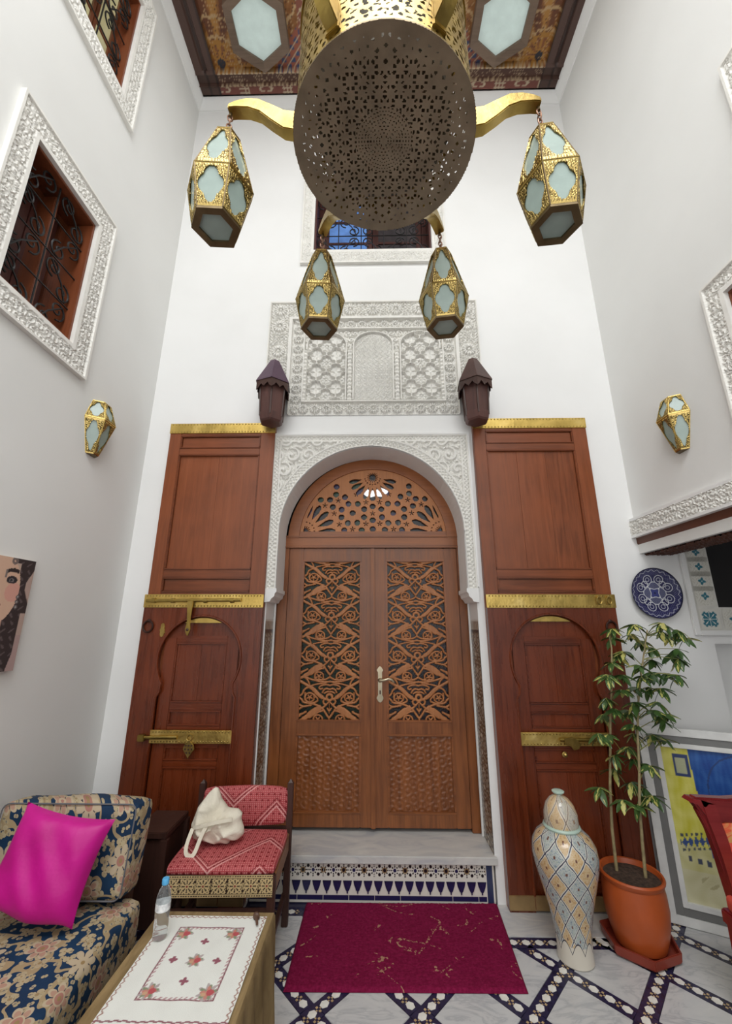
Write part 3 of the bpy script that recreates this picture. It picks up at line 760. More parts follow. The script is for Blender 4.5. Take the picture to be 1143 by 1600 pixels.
# ================================================================ DOORS
def stud_row(x0, x1, zs, y, n, par, off, r=.0045):
    m = MB()
    for z in zs:
        for i in range(n):
            x = x0+(x1-x0)*(i+.5)/n
            m.add([(x-r, y, z-r), (x+r, y, z-r), (x+r, y, z+r), (x-r, y, z+r), (x, y-r*.9, z)], [(0, 1, 4), (1, 2, 4), (2, 3, 4), (3, 0, 4)])
    o = m.build('stud', GOLD, par, off=off, smooth=False); o['kind'] = 'stuff'; return o
def band(x0, x1, z0, z1, y, par, off, n=36, th=.006):
    b = MB().box(x0, x1, y-th, y+.002, z0, z1).build('brass_band', BANDB, par, bevel=.002, off=off)
    stud_row(x0+.01, x1-.01, (z0+.010, z1-.010), y-th, n, b, off); return b
def big_door(name, xa, W, zt, uc, half, label, right):
    R = empty(name, (xa+W/2, -.03, 0), label, 'door', kind='structure'); off = (xa+W/2, -.03, 0); x = lambda u: xa+u
    B = lambda m, nm, mat=WOODZ, par=R, bev=.003: m.build(nm, mat, par, bevel=bev, off=off)
    B(MB().box(xa, xa+W, -.024, -.001, .0, zt), 'backing_board', bev=0)
    il, ir = .088, W-.105                  # inner edges of the upper stiles
    zu = 1.745
    B(MB().box(xa, x(il), -.045, -.024, zu, zt), 'stile'); B(MB().box(x(ir), xa+W, -.045, -.024, zu, zt), 'stile')
    for a, b in ((zt-.10, zt), (zt-.255, zt-.205), (1.862, 1.915), (zu, zu+.015)):
        B(MB().box(x(il), x(ir), -.044, -.024, a, b), 'rail', WOODX)
    # fielded panels
    for a, b, nm in ((zt-.205, zt-.10, 'small_panel'), (zu+.015, 1.862, 'small_panel')):
        B(MB().box(x(il)+.012, x(ir)-.012, -.034, -.024, a+.012, b-.012), nm, WOODX)
    n = 3 if right else 2
    for i in range(n):
        a = x(il)+.010+(ir-il-.02)*i/n; b = x(il)+.010+(ir-il-.02)*(i+1)/n
        B(MB().box(a+.0005, b-.0005, -.030-.0012*(i % 2), -.024, 1.925, zt-.265), 'plank', WOODZ, bev=.001)
    # moulded beads round the panels
    for a, b in ((1.915, zt-.255), (zt-.205, zt-.10), (zu+.015, 1.862)):
        m = MB().frame(x(il), x(ir), a, b, .011, -.050, -.03); B(m, 'bead', WOODX, bev=.004)
    band(xa-.003, xa+W+.003, zt-.082, zt, -.046, R, off, 34)
    mb = band(xa-.004, xa+W+.004, 1.658, 1.745, -.067, R, off, 38)
    # lower half: thick plate with a keyhole arch, small wicket door inside
    zc = 1.33; jw = half-.02
    pts = [(xa, 0), (xa, 1.66), (xa+W, 1.66), (xa+W, 0), (x(uc+jw), 0), (x(uc+jw), 1.10), (x(uc+jw-.018), 1.13)]
    a0 = math.radians(-32)
    arc = [(x(uc)+half*math.cos(a), zc+half*math.sin(a)) for a in [a0+(PI-2*a0)*i/40 for i in range(41)]]
    pts += arc + [(x(uc-jw+.018), 1.13), (x(uc-jw), 1.10), (x(uc-jw), 0)]
    B(MB().prism(pts, -.066, -.024), 'arch_plate', LOWERZ, bev=0)
    edge = [(x(uc+jw), .02), (x(uc+jw), 1.10), (x(uc+jw-.018), 1.13)]+arc+[(x(uc-jw+.018), 1.13), (x(uc-jw), 1.10), (x(uc-jw), .02)]
    B(MB().tube([(p[0], -.066, p[1]) for p in edge], .008, 6), 'arch_bead', LOWERZ, bev=0)
    wd = B(MB().box(x(uc-jw+.006), x(uc+jw-.006), -.034, -.024, .03, 1.58), 'wicket_door', LOWERZ, bev=0)
    a, b = uc-jw+.085, uc+jw-.085
    for p, q in ((uc-jw+.006, a), (b, uc+jw-.006)): B(MB().box(x(p), x(q), -.043, -.033, .03, 1.555 if False else 1.46), 'wicket_stile', LOWERZ, par=wd)
    for z0, z1 in ((1.43, 1.475), (1.02, 1.065), (.905, .93), (.815, .84), (.70, .735), (.08, .14)):
        B(MB().box(x(a), x(b), -.042, -.033, z0, z1), 'wicket_rail', LOWERX, wd)
    for z0, z1 in ((1.065, 1.43), (.14, .70)):
        mid = (a+b)/2
        for p, q in ((a+.01, mid), (mid, b-.01)): B(MB().box(x(p)+.0005, x(q)-.0005, -.038, -.033, z0+.012, z1-.012), 'wicket_plank', LOWERZ, par=wd, bev=.001)
        B(MB().frame(x(a), x(b), z0, z1, .010, -.047, -.034), 'wicket_bead', LOWERX, par=wd, bev=.003)
    for z0, z1 in ((.93, 1.02), (.735, .815)):
        B(MB().frame(x(a), x(b), z0, z1, .010, -.047, -.034), 'wicket_bead', LOWERX, par=wd, bev=.003)
    sa = [PI/2-.50+1.0*i/14 for i in range(15)]; MB().prism([(x(uc)+(half-.014)*math.cos(a), zc+(half-.014)*math.sin(a)) for a in sa], -.052, -.034).build('brass_segment', BANDB, wd, off=off)
    band(x(uc-jw-.002), x(uc+jw+.002), .838, .912, -.069, R, off, 26)
    # kick plate, dull brass
    MB().box(xa-.002, xa+W+.002, -.073, -.063, .012, .082).build('kick_plate', plain('worn_brass_plate', (.36, .24, .11), .45, .6, .2, 9), R, bevel=.003, off=off)
    # iron ring near the outer edge
    xr = x(W-.05) if right else x(.048)
    RM = plain('iron_ring', (.05, .022, .016), .4, .5)
    MB().tube([(xr+.032*math.cos(t), -.076, 1.535+.036*math.sin(t)) for t in [2*PI*i/24 for i in range(24)]], .006, 8, True).build('ring_handle', RM, R, off=off)
    MB().lathe([(.012, 0), (.012, .006), (.006, .012)], 12).xform(lambda p: Vector((xr+p.x, -.066-p.z, 1.572+p.y))).build('ring_boss', RM, R, off=off)
    return R, off, x, wd
R, off, x, wd = big_door('door_1', -1.548, .803, 3.036, .408, .274, 'tall antique wooden door leaf on the left, with sliding brass bolt and hanging pendant', False)
# sliding bolt on the middle band
bo = MB().tube([(x(.02), -.086, 1.702), (x(.66), -.086, 1.707)], .011, 10).build('sliding_bolt', BRASS, R, off=off)
for u in (.07, .2, .42, .6): MB().tube([(x(u-.012), -.084, 1.703), (x(u+.012), -.084, 1.704)], .016, 10).build('bolt_staple', BRASS, bo, off=off)
MB().prism([(x(.305), 1.70), (x(.345), 1.70), (x(.338), 1.56), (x(.346), 1.52), (x(.338), 1.49), (x(.330), 1.475), (x(.318), 1.49), (x(.310), 1.52), (x(.318), 1.56)], -.104, -.093).build('hasp', BRASS, bo, bevel=.002, off=off)
MB().lathe([(.009, 0), (.009, .004), (.004, .008)], 10).xform(lambda p: Vector((x(.327)+p.x, -.104-p.z, 1.515+p.y))).build('hasp_eye', DARKW, bo, off=off)
def escutcheon(cx, cz, s, par, off, y=-.066):
    pts = []
    for i in range(24):
        t = 2*PI*i/24; r = s*(.62+.38*abs(math.cos(2*t)))*(1 if abs(math.sin(t)) > .5 else .55); pts.append((cx+r*math.cos(t)*.7, cz+r*math.sin(t)))
    return MB().prism(pts, y-.006, y).build('escutcheon', GOLD, par, bevel=.0015, off=off)
escutcheon(x(.145), 1.512, .045, R, off)
MB().tube([(x(.10), -.084, .872), (x(.33), -.084, .874)], .011, 8).build('wicket_bolt', BRASS, R, off=off)
MB().box(x(.088), x(.13), -.10, -.066, .852, .890).build('bolt_keeper', BRASS, R, bevel=.004, off=off)
pd = MB().tube([(x(.408)+.016*math.cos(t), -.086, .872+.016*math.sin(t)) for t in [2*PI*i/16 for i in range(16)]], .004, 6, True).build('pendant_ring', GOLD, R, off=off)
pts = [(x(.41), .858), (x(.438), .835), (x(.446), .81), (x(.428), .785), (x(.413), .765), (x(.41), .752), (x(.407), .765), (x(.392), .785), (x(.374), .81), (x(.382), .835)]
MB().prism(pts, -.088, -.080).build('pendant_plate', GOLD, pd, bevel=.002, off=off)
for (a, b) in ((-.018, .83), (.0, .83), (.018, .83), (-.02, .81), (0, .808), (.02, .81), (-.01, .79), (.01, .79)):
    MB().lathe([(.0055, 0), (.0055, .002)], 8).xform(lambda p: Vector((x(.41)+a+p.x, -.0875-p.z, b+p.y))).build('pendant_hole', DARKW, pd, off=off)
R, off, x, wd = big_door('door_2', .757, .845, 3.062, .412, .288, 'tall antique wooden door leaf on the right, with two small knockers on its brass band', True)
for xk in (1.492, 1.556):
    k = MB().lathe([(.010, 0), (.010, .012), (.005, .018)], 10).xform(lambda p: Vector((xk+p.x, -.072-p.z, 1.728+p.y))).build('knocker_boss', GOLD, R, off=off)
    MB().tube([(xk+.015*math.cos(t), -.087, 1.704+.024*math.sin(t)) for t in [2*PI*i/18 for i in range(18)]], .004, 6, True).build('knocker_ring', GOLD, k, off=off)
MB().tube([(1.13, -.084, .874), (1.36, -.084, .874)], .010, 8).build('wicket_bolt', BRASS, R, off=off)
MB().prism([(1.15, .885), (1.21, .89), (1.235, .875), (1.25, .85), (1.235, .828), (1.205, .82), (1.19, .84), (1.16, .85)], -.098, -.086).build('latch_plate', BRASS, R, bevel=.002, off=off)
MB().lathe([(.016, 0), (.016, .004), (.007, .006), (.006, .012), (.011, .020), (.003, .026)], 14).xform(lambda p: Vector((1.165+p.x, -.046-p.z, .785+p.y))).build('small_knob', GOLD, R, off=off)

# ---- central carved double door
YD = .26
D = empty('door_3', (0, YD, .24), 'carved double door with pierced wooden lattice under a star-pierced fanlight', 'door', kind='structure'); oD = (0, YD, .24)
def DB(m, nm, mat=DOORZ, par=D, bev=.004): return m.build(nm, mat, par, bevel=bev, off=oD)
DB(MB().box(-.725, -.650, YD-.005, YD+.08, .24, 2.13), 'frame_jamb'); DB(MB().box(.640, .700, YD-.005, YD+.08, .24, 2.13), 'frame_jamb')
DB(MB().box(-.705, .685, YD-.012, YD+.08, 2.135, 2.205), 'transom', DOORX); DB(MB().box(-.71, .69, YD-.022, YD+.07, 2.12, 2.137), 'transom_moulding', DOORX); DB(MB().box(-.71, .69, YD-.022, YD+.07, 2.203, 2.218), 'transom_moulding', DOORX)
lc = -.004; LR = .60; LZ = 2.218
rim = []
for i in range(40):
    a, b = PI*i/40, PI*(i+1)/40
    P = lambda t, r, y: (lc+r*math.cos(t), y, 2.195+r*math.sin(t))
    rim.append([P(a, .575, YD-.014), P(b, .575, YD-.014), P(b, .575, YD+.06), P(a, .575, YD+.06), P(a, .66, YD-.014), P(b, .66, YD-.014), P(b, .66, YD+.06), P(a, .66, YD+.06)])
m = MB()
for q in rim: m.hexa(q)
DB(m, 'fanlight_rim', DOORX, bev=0)
DB(MB().box(lc-.575, lc+.575, YD-.008, YD+.05, LZ-.005, LZ+.035), 'fanlight_sill', DOORX)
octs = [(372,497),(487,497),(560,490),(640,495),(753,495),(395,450),(458,447),(560,432),(663,450),(728,447),(352,413),(502,412),(622,412),(770,412),(427,385),(697,385),(352,363),(503,360),(618,360),(770,360),(293,345),(397,325),(460,325),(560,342),(662,325),(727,325),(830,340),(272,297),(210,297),(373,280),(748,277),(850,292),(912,292),(313,262),(806,257),(315,210),(806,208),(560,287)]
strs = [(427,490),(698,490),(338,458),(783,458),(515,315),(607,315),(303,388),(820,386),(240,335),(885,330),(328,302),(795,300),(450,262),(670,262),(560,388),(515,455),(607,455)]
K = .00119
def lun_mask(U, Wz):
    x = U-lc; z = Wz-2.24
    hole = np.zeros(U.shape, bool)
    for a, b in octs: 
        dx, dz = np.abs(x-(a-560)*K), np.abs(z-(515-b)*K*1.06); hole |= (np.maximum(np.maximum(dx, dz), (dx+dz)*.72) < .0235)
    for a, b in strs:
        dx, dz = x-(a-560)*K, z-(515-b)*K*1.06; r = np.hypot(dx, dz); th = np.arctan2(dz, dx); hole |= r < .0125+.0105*np.cos(5*th-PI/2)
    for cx, cz, angs, r0, r1, wd_ in ((0, .465, [-90, -70, -110, -49, -131, -30, -150, -13, -167], .088, .195, .0185), (-.535, .015, [1, 21, 41, 61, 80], .105, .24, .022), (.535, .015, [179, 159, 139, 119, 100], .105, .24, .022)):
        r = np.hypot(x-cx, z-cz); th = np.arctan2(z-cz, x-cx)
        for a in angs:
            al, ac = (x-cx)*math.cos(math.radians(a))+(z-cz)*math.sin(math.radians(a)), -(x-cx)*math.sin(math.radians(a))+(z-cz)*math.cos(math.radians(a))
            tt = (al-r0)/(r1-r0); ww = wd_*np.minimum(np.clip(tt*1.9, 0, 1), np.clip((1-tt)*5, 0, 1)*.6+.4); hole |= (np.abs(ac) < ww) & (tt > 0) & (tt < 1)
            hole |= (np.hypot(al-r0*.72, ac) < .0055)
        hole |= r < .036+.012*np.cos(16*th)
    keep = ~hole
    R = np.hypot(U-lc, Wz-2.195)
    return keep & (R < .58) | ((R > .55) & (R < .585))
def lun_box(U, Wz): return lun_mask(U, Wz) & (np.hypot(U-lc, Wz-2.195) < .585)
hf('fanlight_lattice', 1.17, .56, .003, front(YD), LATT, D, mask=lun_box, thick=.02, u0=lc-.585, v0=2.235, off=oD)
def lun_c(U, Wz):
    C = np.zeros(U.shape+(3,)); C[:] = (.030, .030, .034)
    i = np.floor(U/.067); j = np.floor(Wz/.067); q = np.mod(np.abs(np.sin(i*12.9+j*78.2)*43758.5), 1)
    C[q > .55] = (.035, .075, .05); C[q > .7] = (.05, .04, .10); C[q > .85] = (.12, .13, .12); return C
hf('fanlight_pane', 1.16, .57, .012, front(YD+.026), painted('stained_glass', .1, 0, .6, 60, .3), D, C=lun_c, mask=lambda U, Wz: np.hypot(U-lc, Wz-2.195) < .575, u0=lc-.58, v0=2.22, off=oD)
tt_ = MT('clear_lit_pane', .2); tt_.color((.8, .82, .85)); tt_.bs.inputs['Emission Color'].default_value = (.95, .98, 1, 1); tt_.bs.inputs['Emission Strength'].default_value = .75
pts = [(lc+r*math.cos(math.radians(a)), 2.24+.465+r*math.sin(math.radians(a))) for r, a in ((.105, -128), (.105, -110), (.105, -90), (.105, -68), (.105, -50), (.175, -40), (.18, -62), (.155, -85), (.17, -100), (.155, -118))]
tag(MB().prism(pts, YD+.0225, YD+.0255).build('clear_pane', tt_.m, D, smooth=False, off=oD), 'clear glass petals with bright daylight behind')
# lattice motif
HA, PE = .222, .2825
MOT = []
def S(w, *pts): MOT.append((w, list(pts)))
def chaikin(p, k=2):
    for _ in range(k):
        q = [p[0]]
        for (ax, ay), (bx, by) in zip(p[:-1], p[1:]): q += [(.75*ax+.25*bx, .75*ay+.25*by), (.25*ax+.75*bx, .25*ay+.75*by)]
        p = q+[p[-1]]
    return p
def T(w, *pts, k=2): S(w, *[((x-585)/338, (y-525)/535) for x, y in (chaikin(list(pts), k) if len(pts) > 2 else pts)])
T(.0085, (630, 548), (700, 505), (750, 430), (815, 385), (935, 305)); T(.0125, (665, 525), (710, 490), (755, 430), (790, 400))
T(.0062, (800, 392), (865, 425), (878, 485), (925, 520)); T(.0062, (925, 520), (880, 555), (870, 590), (760, 605), (690, 635), (650, 670), (615, 735), (578, 790))
T(.0060, (585, 575), (625, 625), (655, 655), (700, 690)); T(.0060, (655, 655), (635, 700), (578, 790)); T(.0065, (581, 615), (581, 715))
T(.0050, (583, 700), (605, 665)); T(.0060, (640, 548), (655, 575), (640, 610), (615, 615))
T(.0135, (690, 648), (740, 690), (800, 750), (860, 790)); T(.0200, (735, 690), (765, 715), (795, 745)); T(.0090, (850, 785), (890, 810), (935, 830))
T(.0060, (935, 590), (875, 645), (825, 632), (780, 622)); T(.0060, (875, 645), (935, 690)); T(.0060, (935, 745), (880, 735), (835, 705)); T(.005, (880, 735), (935, 790))
T(.0052, *[(705+50*math.cos(2*PI*i/14), 800+58*math.sin(2*PI*i/14)) for i in range(15)], k=0); T(.0052, *[(800+50*math.cos(2*PI*i/14), 528+58*math.sin(2*PI*i/14)) for i in range(15)], k=0)
for cx, cy in ((705, 800), (800, 528)):
    for a in range(5): T(.0046, (cx, cy), (cx+29*math.cos(2*PI*a/5+.3), cy+33*math.sin(2*PI*a/5+.3)))
T(.0058, (650, 690), (690, 700), (735, 735), (755, 790), (735, 835)); T(.0058, (735, 835), (650, 845), (600, 820), (578, 790)); T(.0055, (745, 500), (700, 560), (740, 590), (790, 600))
T(.0060, (575, 862), (650, 870), (730, 855), (790, 835), (862, 805)); T(.0052, (620, 880), (700, 890), (760, 905), (800, 925)); T(.0055, (575, 830), (575, 1000))
T(.0055, (575, 918), (610, 900), (670, 908), (705, 935), (690, 962), (665, 952)); T(.0055, (575, 968), (615, 948), (648, 965), (662, 1000)); T(.0050, (575, 1000), (605, 985), (640, 1010))
T(.0055, (870, 800), (820, 850), (800, 925)); T(.0050, (800, 470), (760, 480), (735, 520)); T(.0048, (850, 470), (855, 520), (850, 560))
def motif(U, Wz, ztop, c):
    x = np.abs(U-c); v = np.mod(ztop-Wz-.128, PE)
    d = np.full(U.shape, 9.)
    for w_, pts in MOT:
        for sh in (-1, 0, 1):
            q = [(a*HA, (b+sh)*PE) for a, b in pts]
            if max(p[1] for p in q) < -.03 or min(p[1] for p in q) > PE+.03: continue
            d = np.minimum(d, seg_d(x, v, q)-w_*1.05)
    for sh in (0, PE):
        r = np.hypot(x, v-sh); d = np.minimum(d, np.abs(r-.0200)-.0085)
    return d
ZL0, ZL1 = .897, 2.025
def lat_mask(U, Wz):
    d = motif(U, Wz, ZL1, 0); e = np.minimum(HA-np.abs(U), np.minimum(Wz-ZL0, ZL1-Wz)); return (d < 0) | (e < .010)
def lat_h(U, Wz): return .004*sm(-motif(U, Wz, ZL1, 0), .0, .004)
lat0 = None
STARH = lambda U, W: .0026*sm(sum(np.cos((U*math.cos(PI*k/5)+W*math.sin(PI*k/5))*2*PI/.030) for k in range(5)), -.6, .2)
car0 = None
for sgn, x0, x1, gl, lab in ((-1, -.648, -.006, DKGLASS, 'left leaf with dark green glass'), (1, .004, .638, DKGLASS2, 'right leaf with dark violet glass')):
    lcx = -.315 if sgn < 0 else .318
    m = MB().box(x0, lcx-HA, YD, YD+.045, .262, 2.118).box(lcx+HA, x1, YD, YD+.045, .262, 2.118).box(lcx-HA, lcx+HA, YD, YD+.045, 2.025, 2.118).box(lcx-HA, lcx+HA, YD, YD+.045, .815, .897).box(lcx-HA, lcx+HA, YD, YD+.045, .262, .345)
    lf = DB(m, 'door_leaf', DOORZ); lf['label'] = lab
    if lat0 is None:
        lat0 = hf('lattice', 2*HA, ZL1-ZL0, .003, lambda U, W, H: (U, -H, W-ZL0), LATT, lf, H=lat_h, mask=lat_mask, thick=.014, u0=-HA, v0=ZL0); la = lat0
    else: la = inst(lat0, 'lattice', lf)
    la.location = (lcx-oD[0], YD+.012-oD[1], ZL0-oD[2])
    DB(MB().box(lcx-HA, lcx+HA, YD+.030, YD+.036, ZL0, ZL1), 'glass_pane', gl, lf, 0)
    if car0 is None:
        car0 = hf('carved_panel', 2*HA, .47, .0042, lambda U, W, H: (U, -H, W), DOORZ, lf, H=STARH, u0=-HA, v0=0); ca = car0
    else: ca = inst(car0, 'carved_panel', lf)
    ca.location = (lcx, .018, .345-.24)
    DB(MB().frame(lcx-HA-.004, lcx+HA+.004, .345-.004, .819, .014, YD-.006, YD+.02), 'panel_bead', DOORX, lf, .004)
    DB(MB().frame(lcx-HA-.004, lcx+HA+.004, .893, 2.029, .014, YD-.006, YD+.02), 'panel_bead', DOORX, lf, .004)
DB(MB().box(-.022, .012, YD-.016, YD+.01, .262, 2.118), 'meeting_bead', DOORZ, D, .005)
hd = DB(MB().prism([(.020, 1.05), (.030, 1.03), (.045, 1.02), (.060, 1.03), (.068, 1.05), (.060, 1.07), (.060, 1.22), (.068, 1.235), (.058, 1.25), (.045, 1.262), (.032, 1.25), (.022, 1.235), (.030, 1.22), (.030, 1.07)], YD-.010, YD-.001), 'handle_plate', plain('antique_pale_brass', (.55, .47, .33), .3, 1., .1), D, .002)
HM = plain('antique_pale_brass', (.5, .5, .5))
DB(MB().tube([(.045, YD-.008, 1.168), (.046, YD-.048, 1.168), (.07, YD-.056, 1.172), (.10, YD-.054, 1.180), (.125, YD-.05, 1.176), (.143, YD-.048, 1.160)], [.011, .010, .010, .009, .010, .007], 10), 'lever', HM, hd, 0)
DB(MB().lathe([(.016, 0), (.016, .006), (.010, .012)], 14).xform(lambda p: Vector((.045+p.x, YD-.009-p.z, 1.168+p.y))), 'rosette', HM, hd, 0)
DB(MB().box(.040, .050, YD-.013, YD-.009, 1.075, 1.10), 'keyhole', DARKW, hd, 0)
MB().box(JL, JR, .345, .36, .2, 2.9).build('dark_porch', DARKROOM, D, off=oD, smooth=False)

# ================================================================ HANGING LAMPS
DC = Vector((.053, -1.55, 3.6)); DR = .388
ch = empty('chandelier', DC, 'large pierced brass drum chandelier with curved arms hanging from the ceiling', 'chandelier')
def star_hole(U, W, s=.052):
    q = sum(np.cos((U*math.cos(PI*k/4)+W*math.sin(PI*k/4))*2*PI/s) for k in range(4))
    q2 = sum(np.cos((U*math.cos(PI*k/4+PI/8)+W*math.sin(PI*k/4+PI/8))*2*PI/(s*.62)) for k in range(4))
    return (q2 > 1.25) | (q < -1.9)
CIRC = 2*PI*DR
cyl = lambda U, W, H: ((DR+H)*np.sin(U/DR), -(DR+H)*np.cos(U/DR), W)
hf('drum_wall', CIRC, .70, .0046, cyl, BRASS, ch, mask=lambda U, W: ~(star_hole(np.round(CIRC/.104)*.104*U/CIRC, W) & (W > .035) & (W < .66)), v0=.0, smooth=True)
MB().lathe([(DR+.004, -.004), (DR+.009, -.005), (DR+.009, .004), (DR+.001, .006)], 96, cap=False).build('drum_rim', BRONZE, ch)
MB().lathe([(DR-.01, .66), (DR+.008, .66), (DR+.008, .70), (DR-.03, .715), (.30, .78), (.16, .86), (.06, .90), (.05, 1.0)], 64, cap=False).build('drum_crown', BRASS, ch)
def disc_mask(U, W):
    r = np.hypot(U, W); th = np.arctan2(W, U)
    q2 = sum(np.cos((U*math.cos(PI*k/4+PI/8)+W*math.sin(PI*k/4+PI/8))*2*PI/.030) for k in range(4)); hole = ((q2 > 1.9) | ((q2 < -1.75) & (r < .3))) & (r > .13)
    hole |= (np.abs(np.sin(r*2*PI/.026)) > .82) & (np.cos(np.round(r/.013)*6*th) > .45) & (r < .12) & (r > .012)
    hole |= (np.abs(r-.125) < .0035) & (np.cos(44*th) > .3)
    return (r < DR+.009) & ~(hole & (r < DR-.026))
MB().lathe([(.02, .075), (.27, .075), (.30, .10), (.30, .40), (.02, .42)], 48).build('added_light_block', plain('inner_bronze', (.10, .08, .05), .5, .5), ch)  # added inside the drum to block light through the centre holes
bd = hf('pierced_base', 2*DR+.02, 2*DR+.02, .0042, lambda U, W, H: (U, W, -.004+.035*(1-(U*U+W*W)/DR**2)), plain('base_bronze', (.27, .225, .16), .38, .4, .14, 9, .1), ch, mask=disc_mask, u0=-DR-.01, v0=-DR-.01, flip=True)
MB().tube([(0, 0, .95), (0, 0, 3.06)], .016, 10).build('hanging_rod', BRASS, ch)
MB().lathe([(.10, 3.05), (.09, 3.0), (.03, 2.95), (.016, 2.94)], 24).build('ceiling_cup', BRASS, ch)
topc = [(.380, .185), (.45, .200), (.52, .245), (.575, .278), (.63, .282), (.68, .268), (.712, .248)]
botc = [(.712, .222), (.68, .226), (.62, .222), (.565, .196), (.51, .140), (.45, .086), (.380, .068)]
for k in range(6):
    a = PI*k/3; ca, sa = math.cos(a), math.sin(a)
    m = MB().prism(topc+botc, -.027, .027).xform(lambda p: Vector((ca*p.x-sa*p.y, sa*p.x+ca*p.y, p.z)))
    ao = m.build('arm', BRASS, ch, bevel=.004)
    MB().tube([(ca*.705, sa*.705, .228), (ca*.705, sa*.705, .205)], .008, 8).build('arm_eye', BRONZE, ao)
    m = MB().box(-.03, .03, -.008, .012, .05, .20).xform(lambda p: Vector((ca*DR*1.0+ca*p.y-sa*p.x, sa*DR+sa*p.y+ca*p.x, p.z))); m.build('arm_plate', BRASS, ao, bevel=.003)
# lantern panels
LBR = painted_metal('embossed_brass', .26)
def panel_mesh(name, wb_, wt_, L, hole=.62, mat=None):
    def H(U, W): 
        e = np.minimum(1-np.abs(U), np.minimum(W, 1-W)*1.6)
        return .002+.0035*fine_arab(U*wb_*.5, W*L, .024)*(e > .07)
    def mp(U, W, Hh): 
        hw = (wb_+(wt_-wb_)*W)/2; return (U*hw, -Hh, W*L)
    def mask(U, W):
        x = np.abs(U); z = (W-.5)/.5
        A = (x/.56)**2+(np.abs(z)/.86)**2.2; B_ = (x/.86)**2.4+(z/.52)**2; return (A > 1) & (B_ > 1)
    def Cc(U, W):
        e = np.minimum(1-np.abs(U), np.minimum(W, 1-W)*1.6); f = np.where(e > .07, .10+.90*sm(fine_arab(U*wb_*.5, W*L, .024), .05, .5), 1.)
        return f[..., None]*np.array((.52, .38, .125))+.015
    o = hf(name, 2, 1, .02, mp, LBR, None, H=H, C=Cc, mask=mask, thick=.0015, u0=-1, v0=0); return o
def pane_mesh(wb_, wt_, L, mat):
    return MB().prism([(-wb_/2*.97, .004), (wb_/2*.97, .004), (wt_/2*.97, L-.004), (-wt_/2*.97, L-.004)], .003, .006).build('pane', mat, None, smooth=False)
def place_face(o, phi, r0, r1, z0, z1, parent):
    L = math.hypot(r1-r0, z1-z0); al = math.asin((r1-r0)/L)
    o.parent = parent; o.rotation_euler = (al, 0, phi+PI/2); o.location = (r0*math.cos(phi), r0*math.sin(phi), z0)
LRb, LRm, LRt, LZm, LZt = .100, .138, .056, .188, .500
ap = math.cos(PI/6)
Lu = math.hypot((LRm-LRt)*ap, LZt-LZm); Ll = math.hypot((LRm-LRb)*ap, LZm)
def lantern(loc, rz, label):
    R = empty('lantern', loc, label, 'lantern', 'brass lanterns hanging from the chandelier arms', rz=rz)
    global PU, PL, GU, GL
    if 'PU' not in globals():
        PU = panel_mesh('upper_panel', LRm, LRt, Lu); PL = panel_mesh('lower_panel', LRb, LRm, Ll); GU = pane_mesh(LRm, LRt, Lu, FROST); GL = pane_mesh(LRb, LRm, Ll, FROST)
        srcs = (PU, PL, GU, GL); first = True
    else: first = False
    for k in range(6):
        phi = -PI/2+k*PI/3
        for P_, G_, a, b, za, zb in ((PL, GL, LRb*ap, LRm*ap, 0, LZm), (PU, GU, LRm*ap, LRt*ap, LZm, LZt)):
            use0 = first and k == 0
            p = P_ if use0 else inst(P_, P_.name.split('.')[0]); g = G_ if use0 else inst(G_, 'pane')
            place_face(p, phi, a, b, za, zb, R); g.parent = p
    vx = lambda r, k, z: (r*math.cos(-PI/2+PI/6+k*PI/3), r*math.sin(-PI/2+PI/6+k*PI/3), z)
    for k in range(6):
        MB().tube([vx(LRb, k, 0), vx(LRm, k, LZm), vx(LRt, k, LZt)], .0035, 5).build('edge_rod', BRONZE, R)
    for r, z, nm in ((LRm, LZm, 'waist_band'), (LRt, LZt, 'top_band')):
        MB().tube([vx(r, k, z) for k in range(6)], .0045, 5, True).build(nm, BRASS, R)
    for m in hexring(0, 0, LRb*.70, LRb*.32, -.012, .004, -PI/2+PI/6): m.build('base_frame', BRONZE, R, smooth=False)
    MB().prism([vx(LRb*.74, k, 0)[:2] for k in range(6)], -.002, .002, 'xy').build('base_pane', FROST, R, smooth=False)
    MB().lathe([(LRt*1.02, LZt), (LRt*.9, LZt+.006), (.012, LZt+.012), (.010, LZt+.02)], 6).build('cap', BRASS, R)
    CHM = plain('copper_chain', (.28, .16, .11), .4, .9)
    z0 = LZt+.016; n = 5; Hc = DC.z+.208-loc[2]-z0
    for i in range(n):
        zz = z0+Hc*(i+.5)/n; rr = Hc/n*.66; tw = PI/2*(i % 2)+.4
        pts = [(.011*math.cos(t)*math.cos(tw), .011*math.cos(t)*math.sin(tw), zz+rr*math.sin(t)) for t in [2*PI*j/14 for j in range(14)]]
        MB().tube(pts, .0035, 6, True).build('chain_link', CHM, R)
    return R
LZ0 = 3.155
lantern((DC.x-.705, DC.y, LZ0), math.radians(4), 'hexagonal brass lantern hanging leftmost, in the corner by the left wall')
lantern((DC.x+.705, DC.y, LZ0-.015), math.radians(-6), 'hexagonal brass lantern hanging rightmost, near the right wall')
lantern((DC.x-.3525, DC.y+.6105, LZ0), math.radians(4), 'hexagonal brass lantern hanging under the window, left of the drum centre')
lantern((DC.x+.3525, DC.y+.6105, LZ0), math.radians(-8), 'hexagonal brass lantern under the window with a bright window reflection, right of centre')
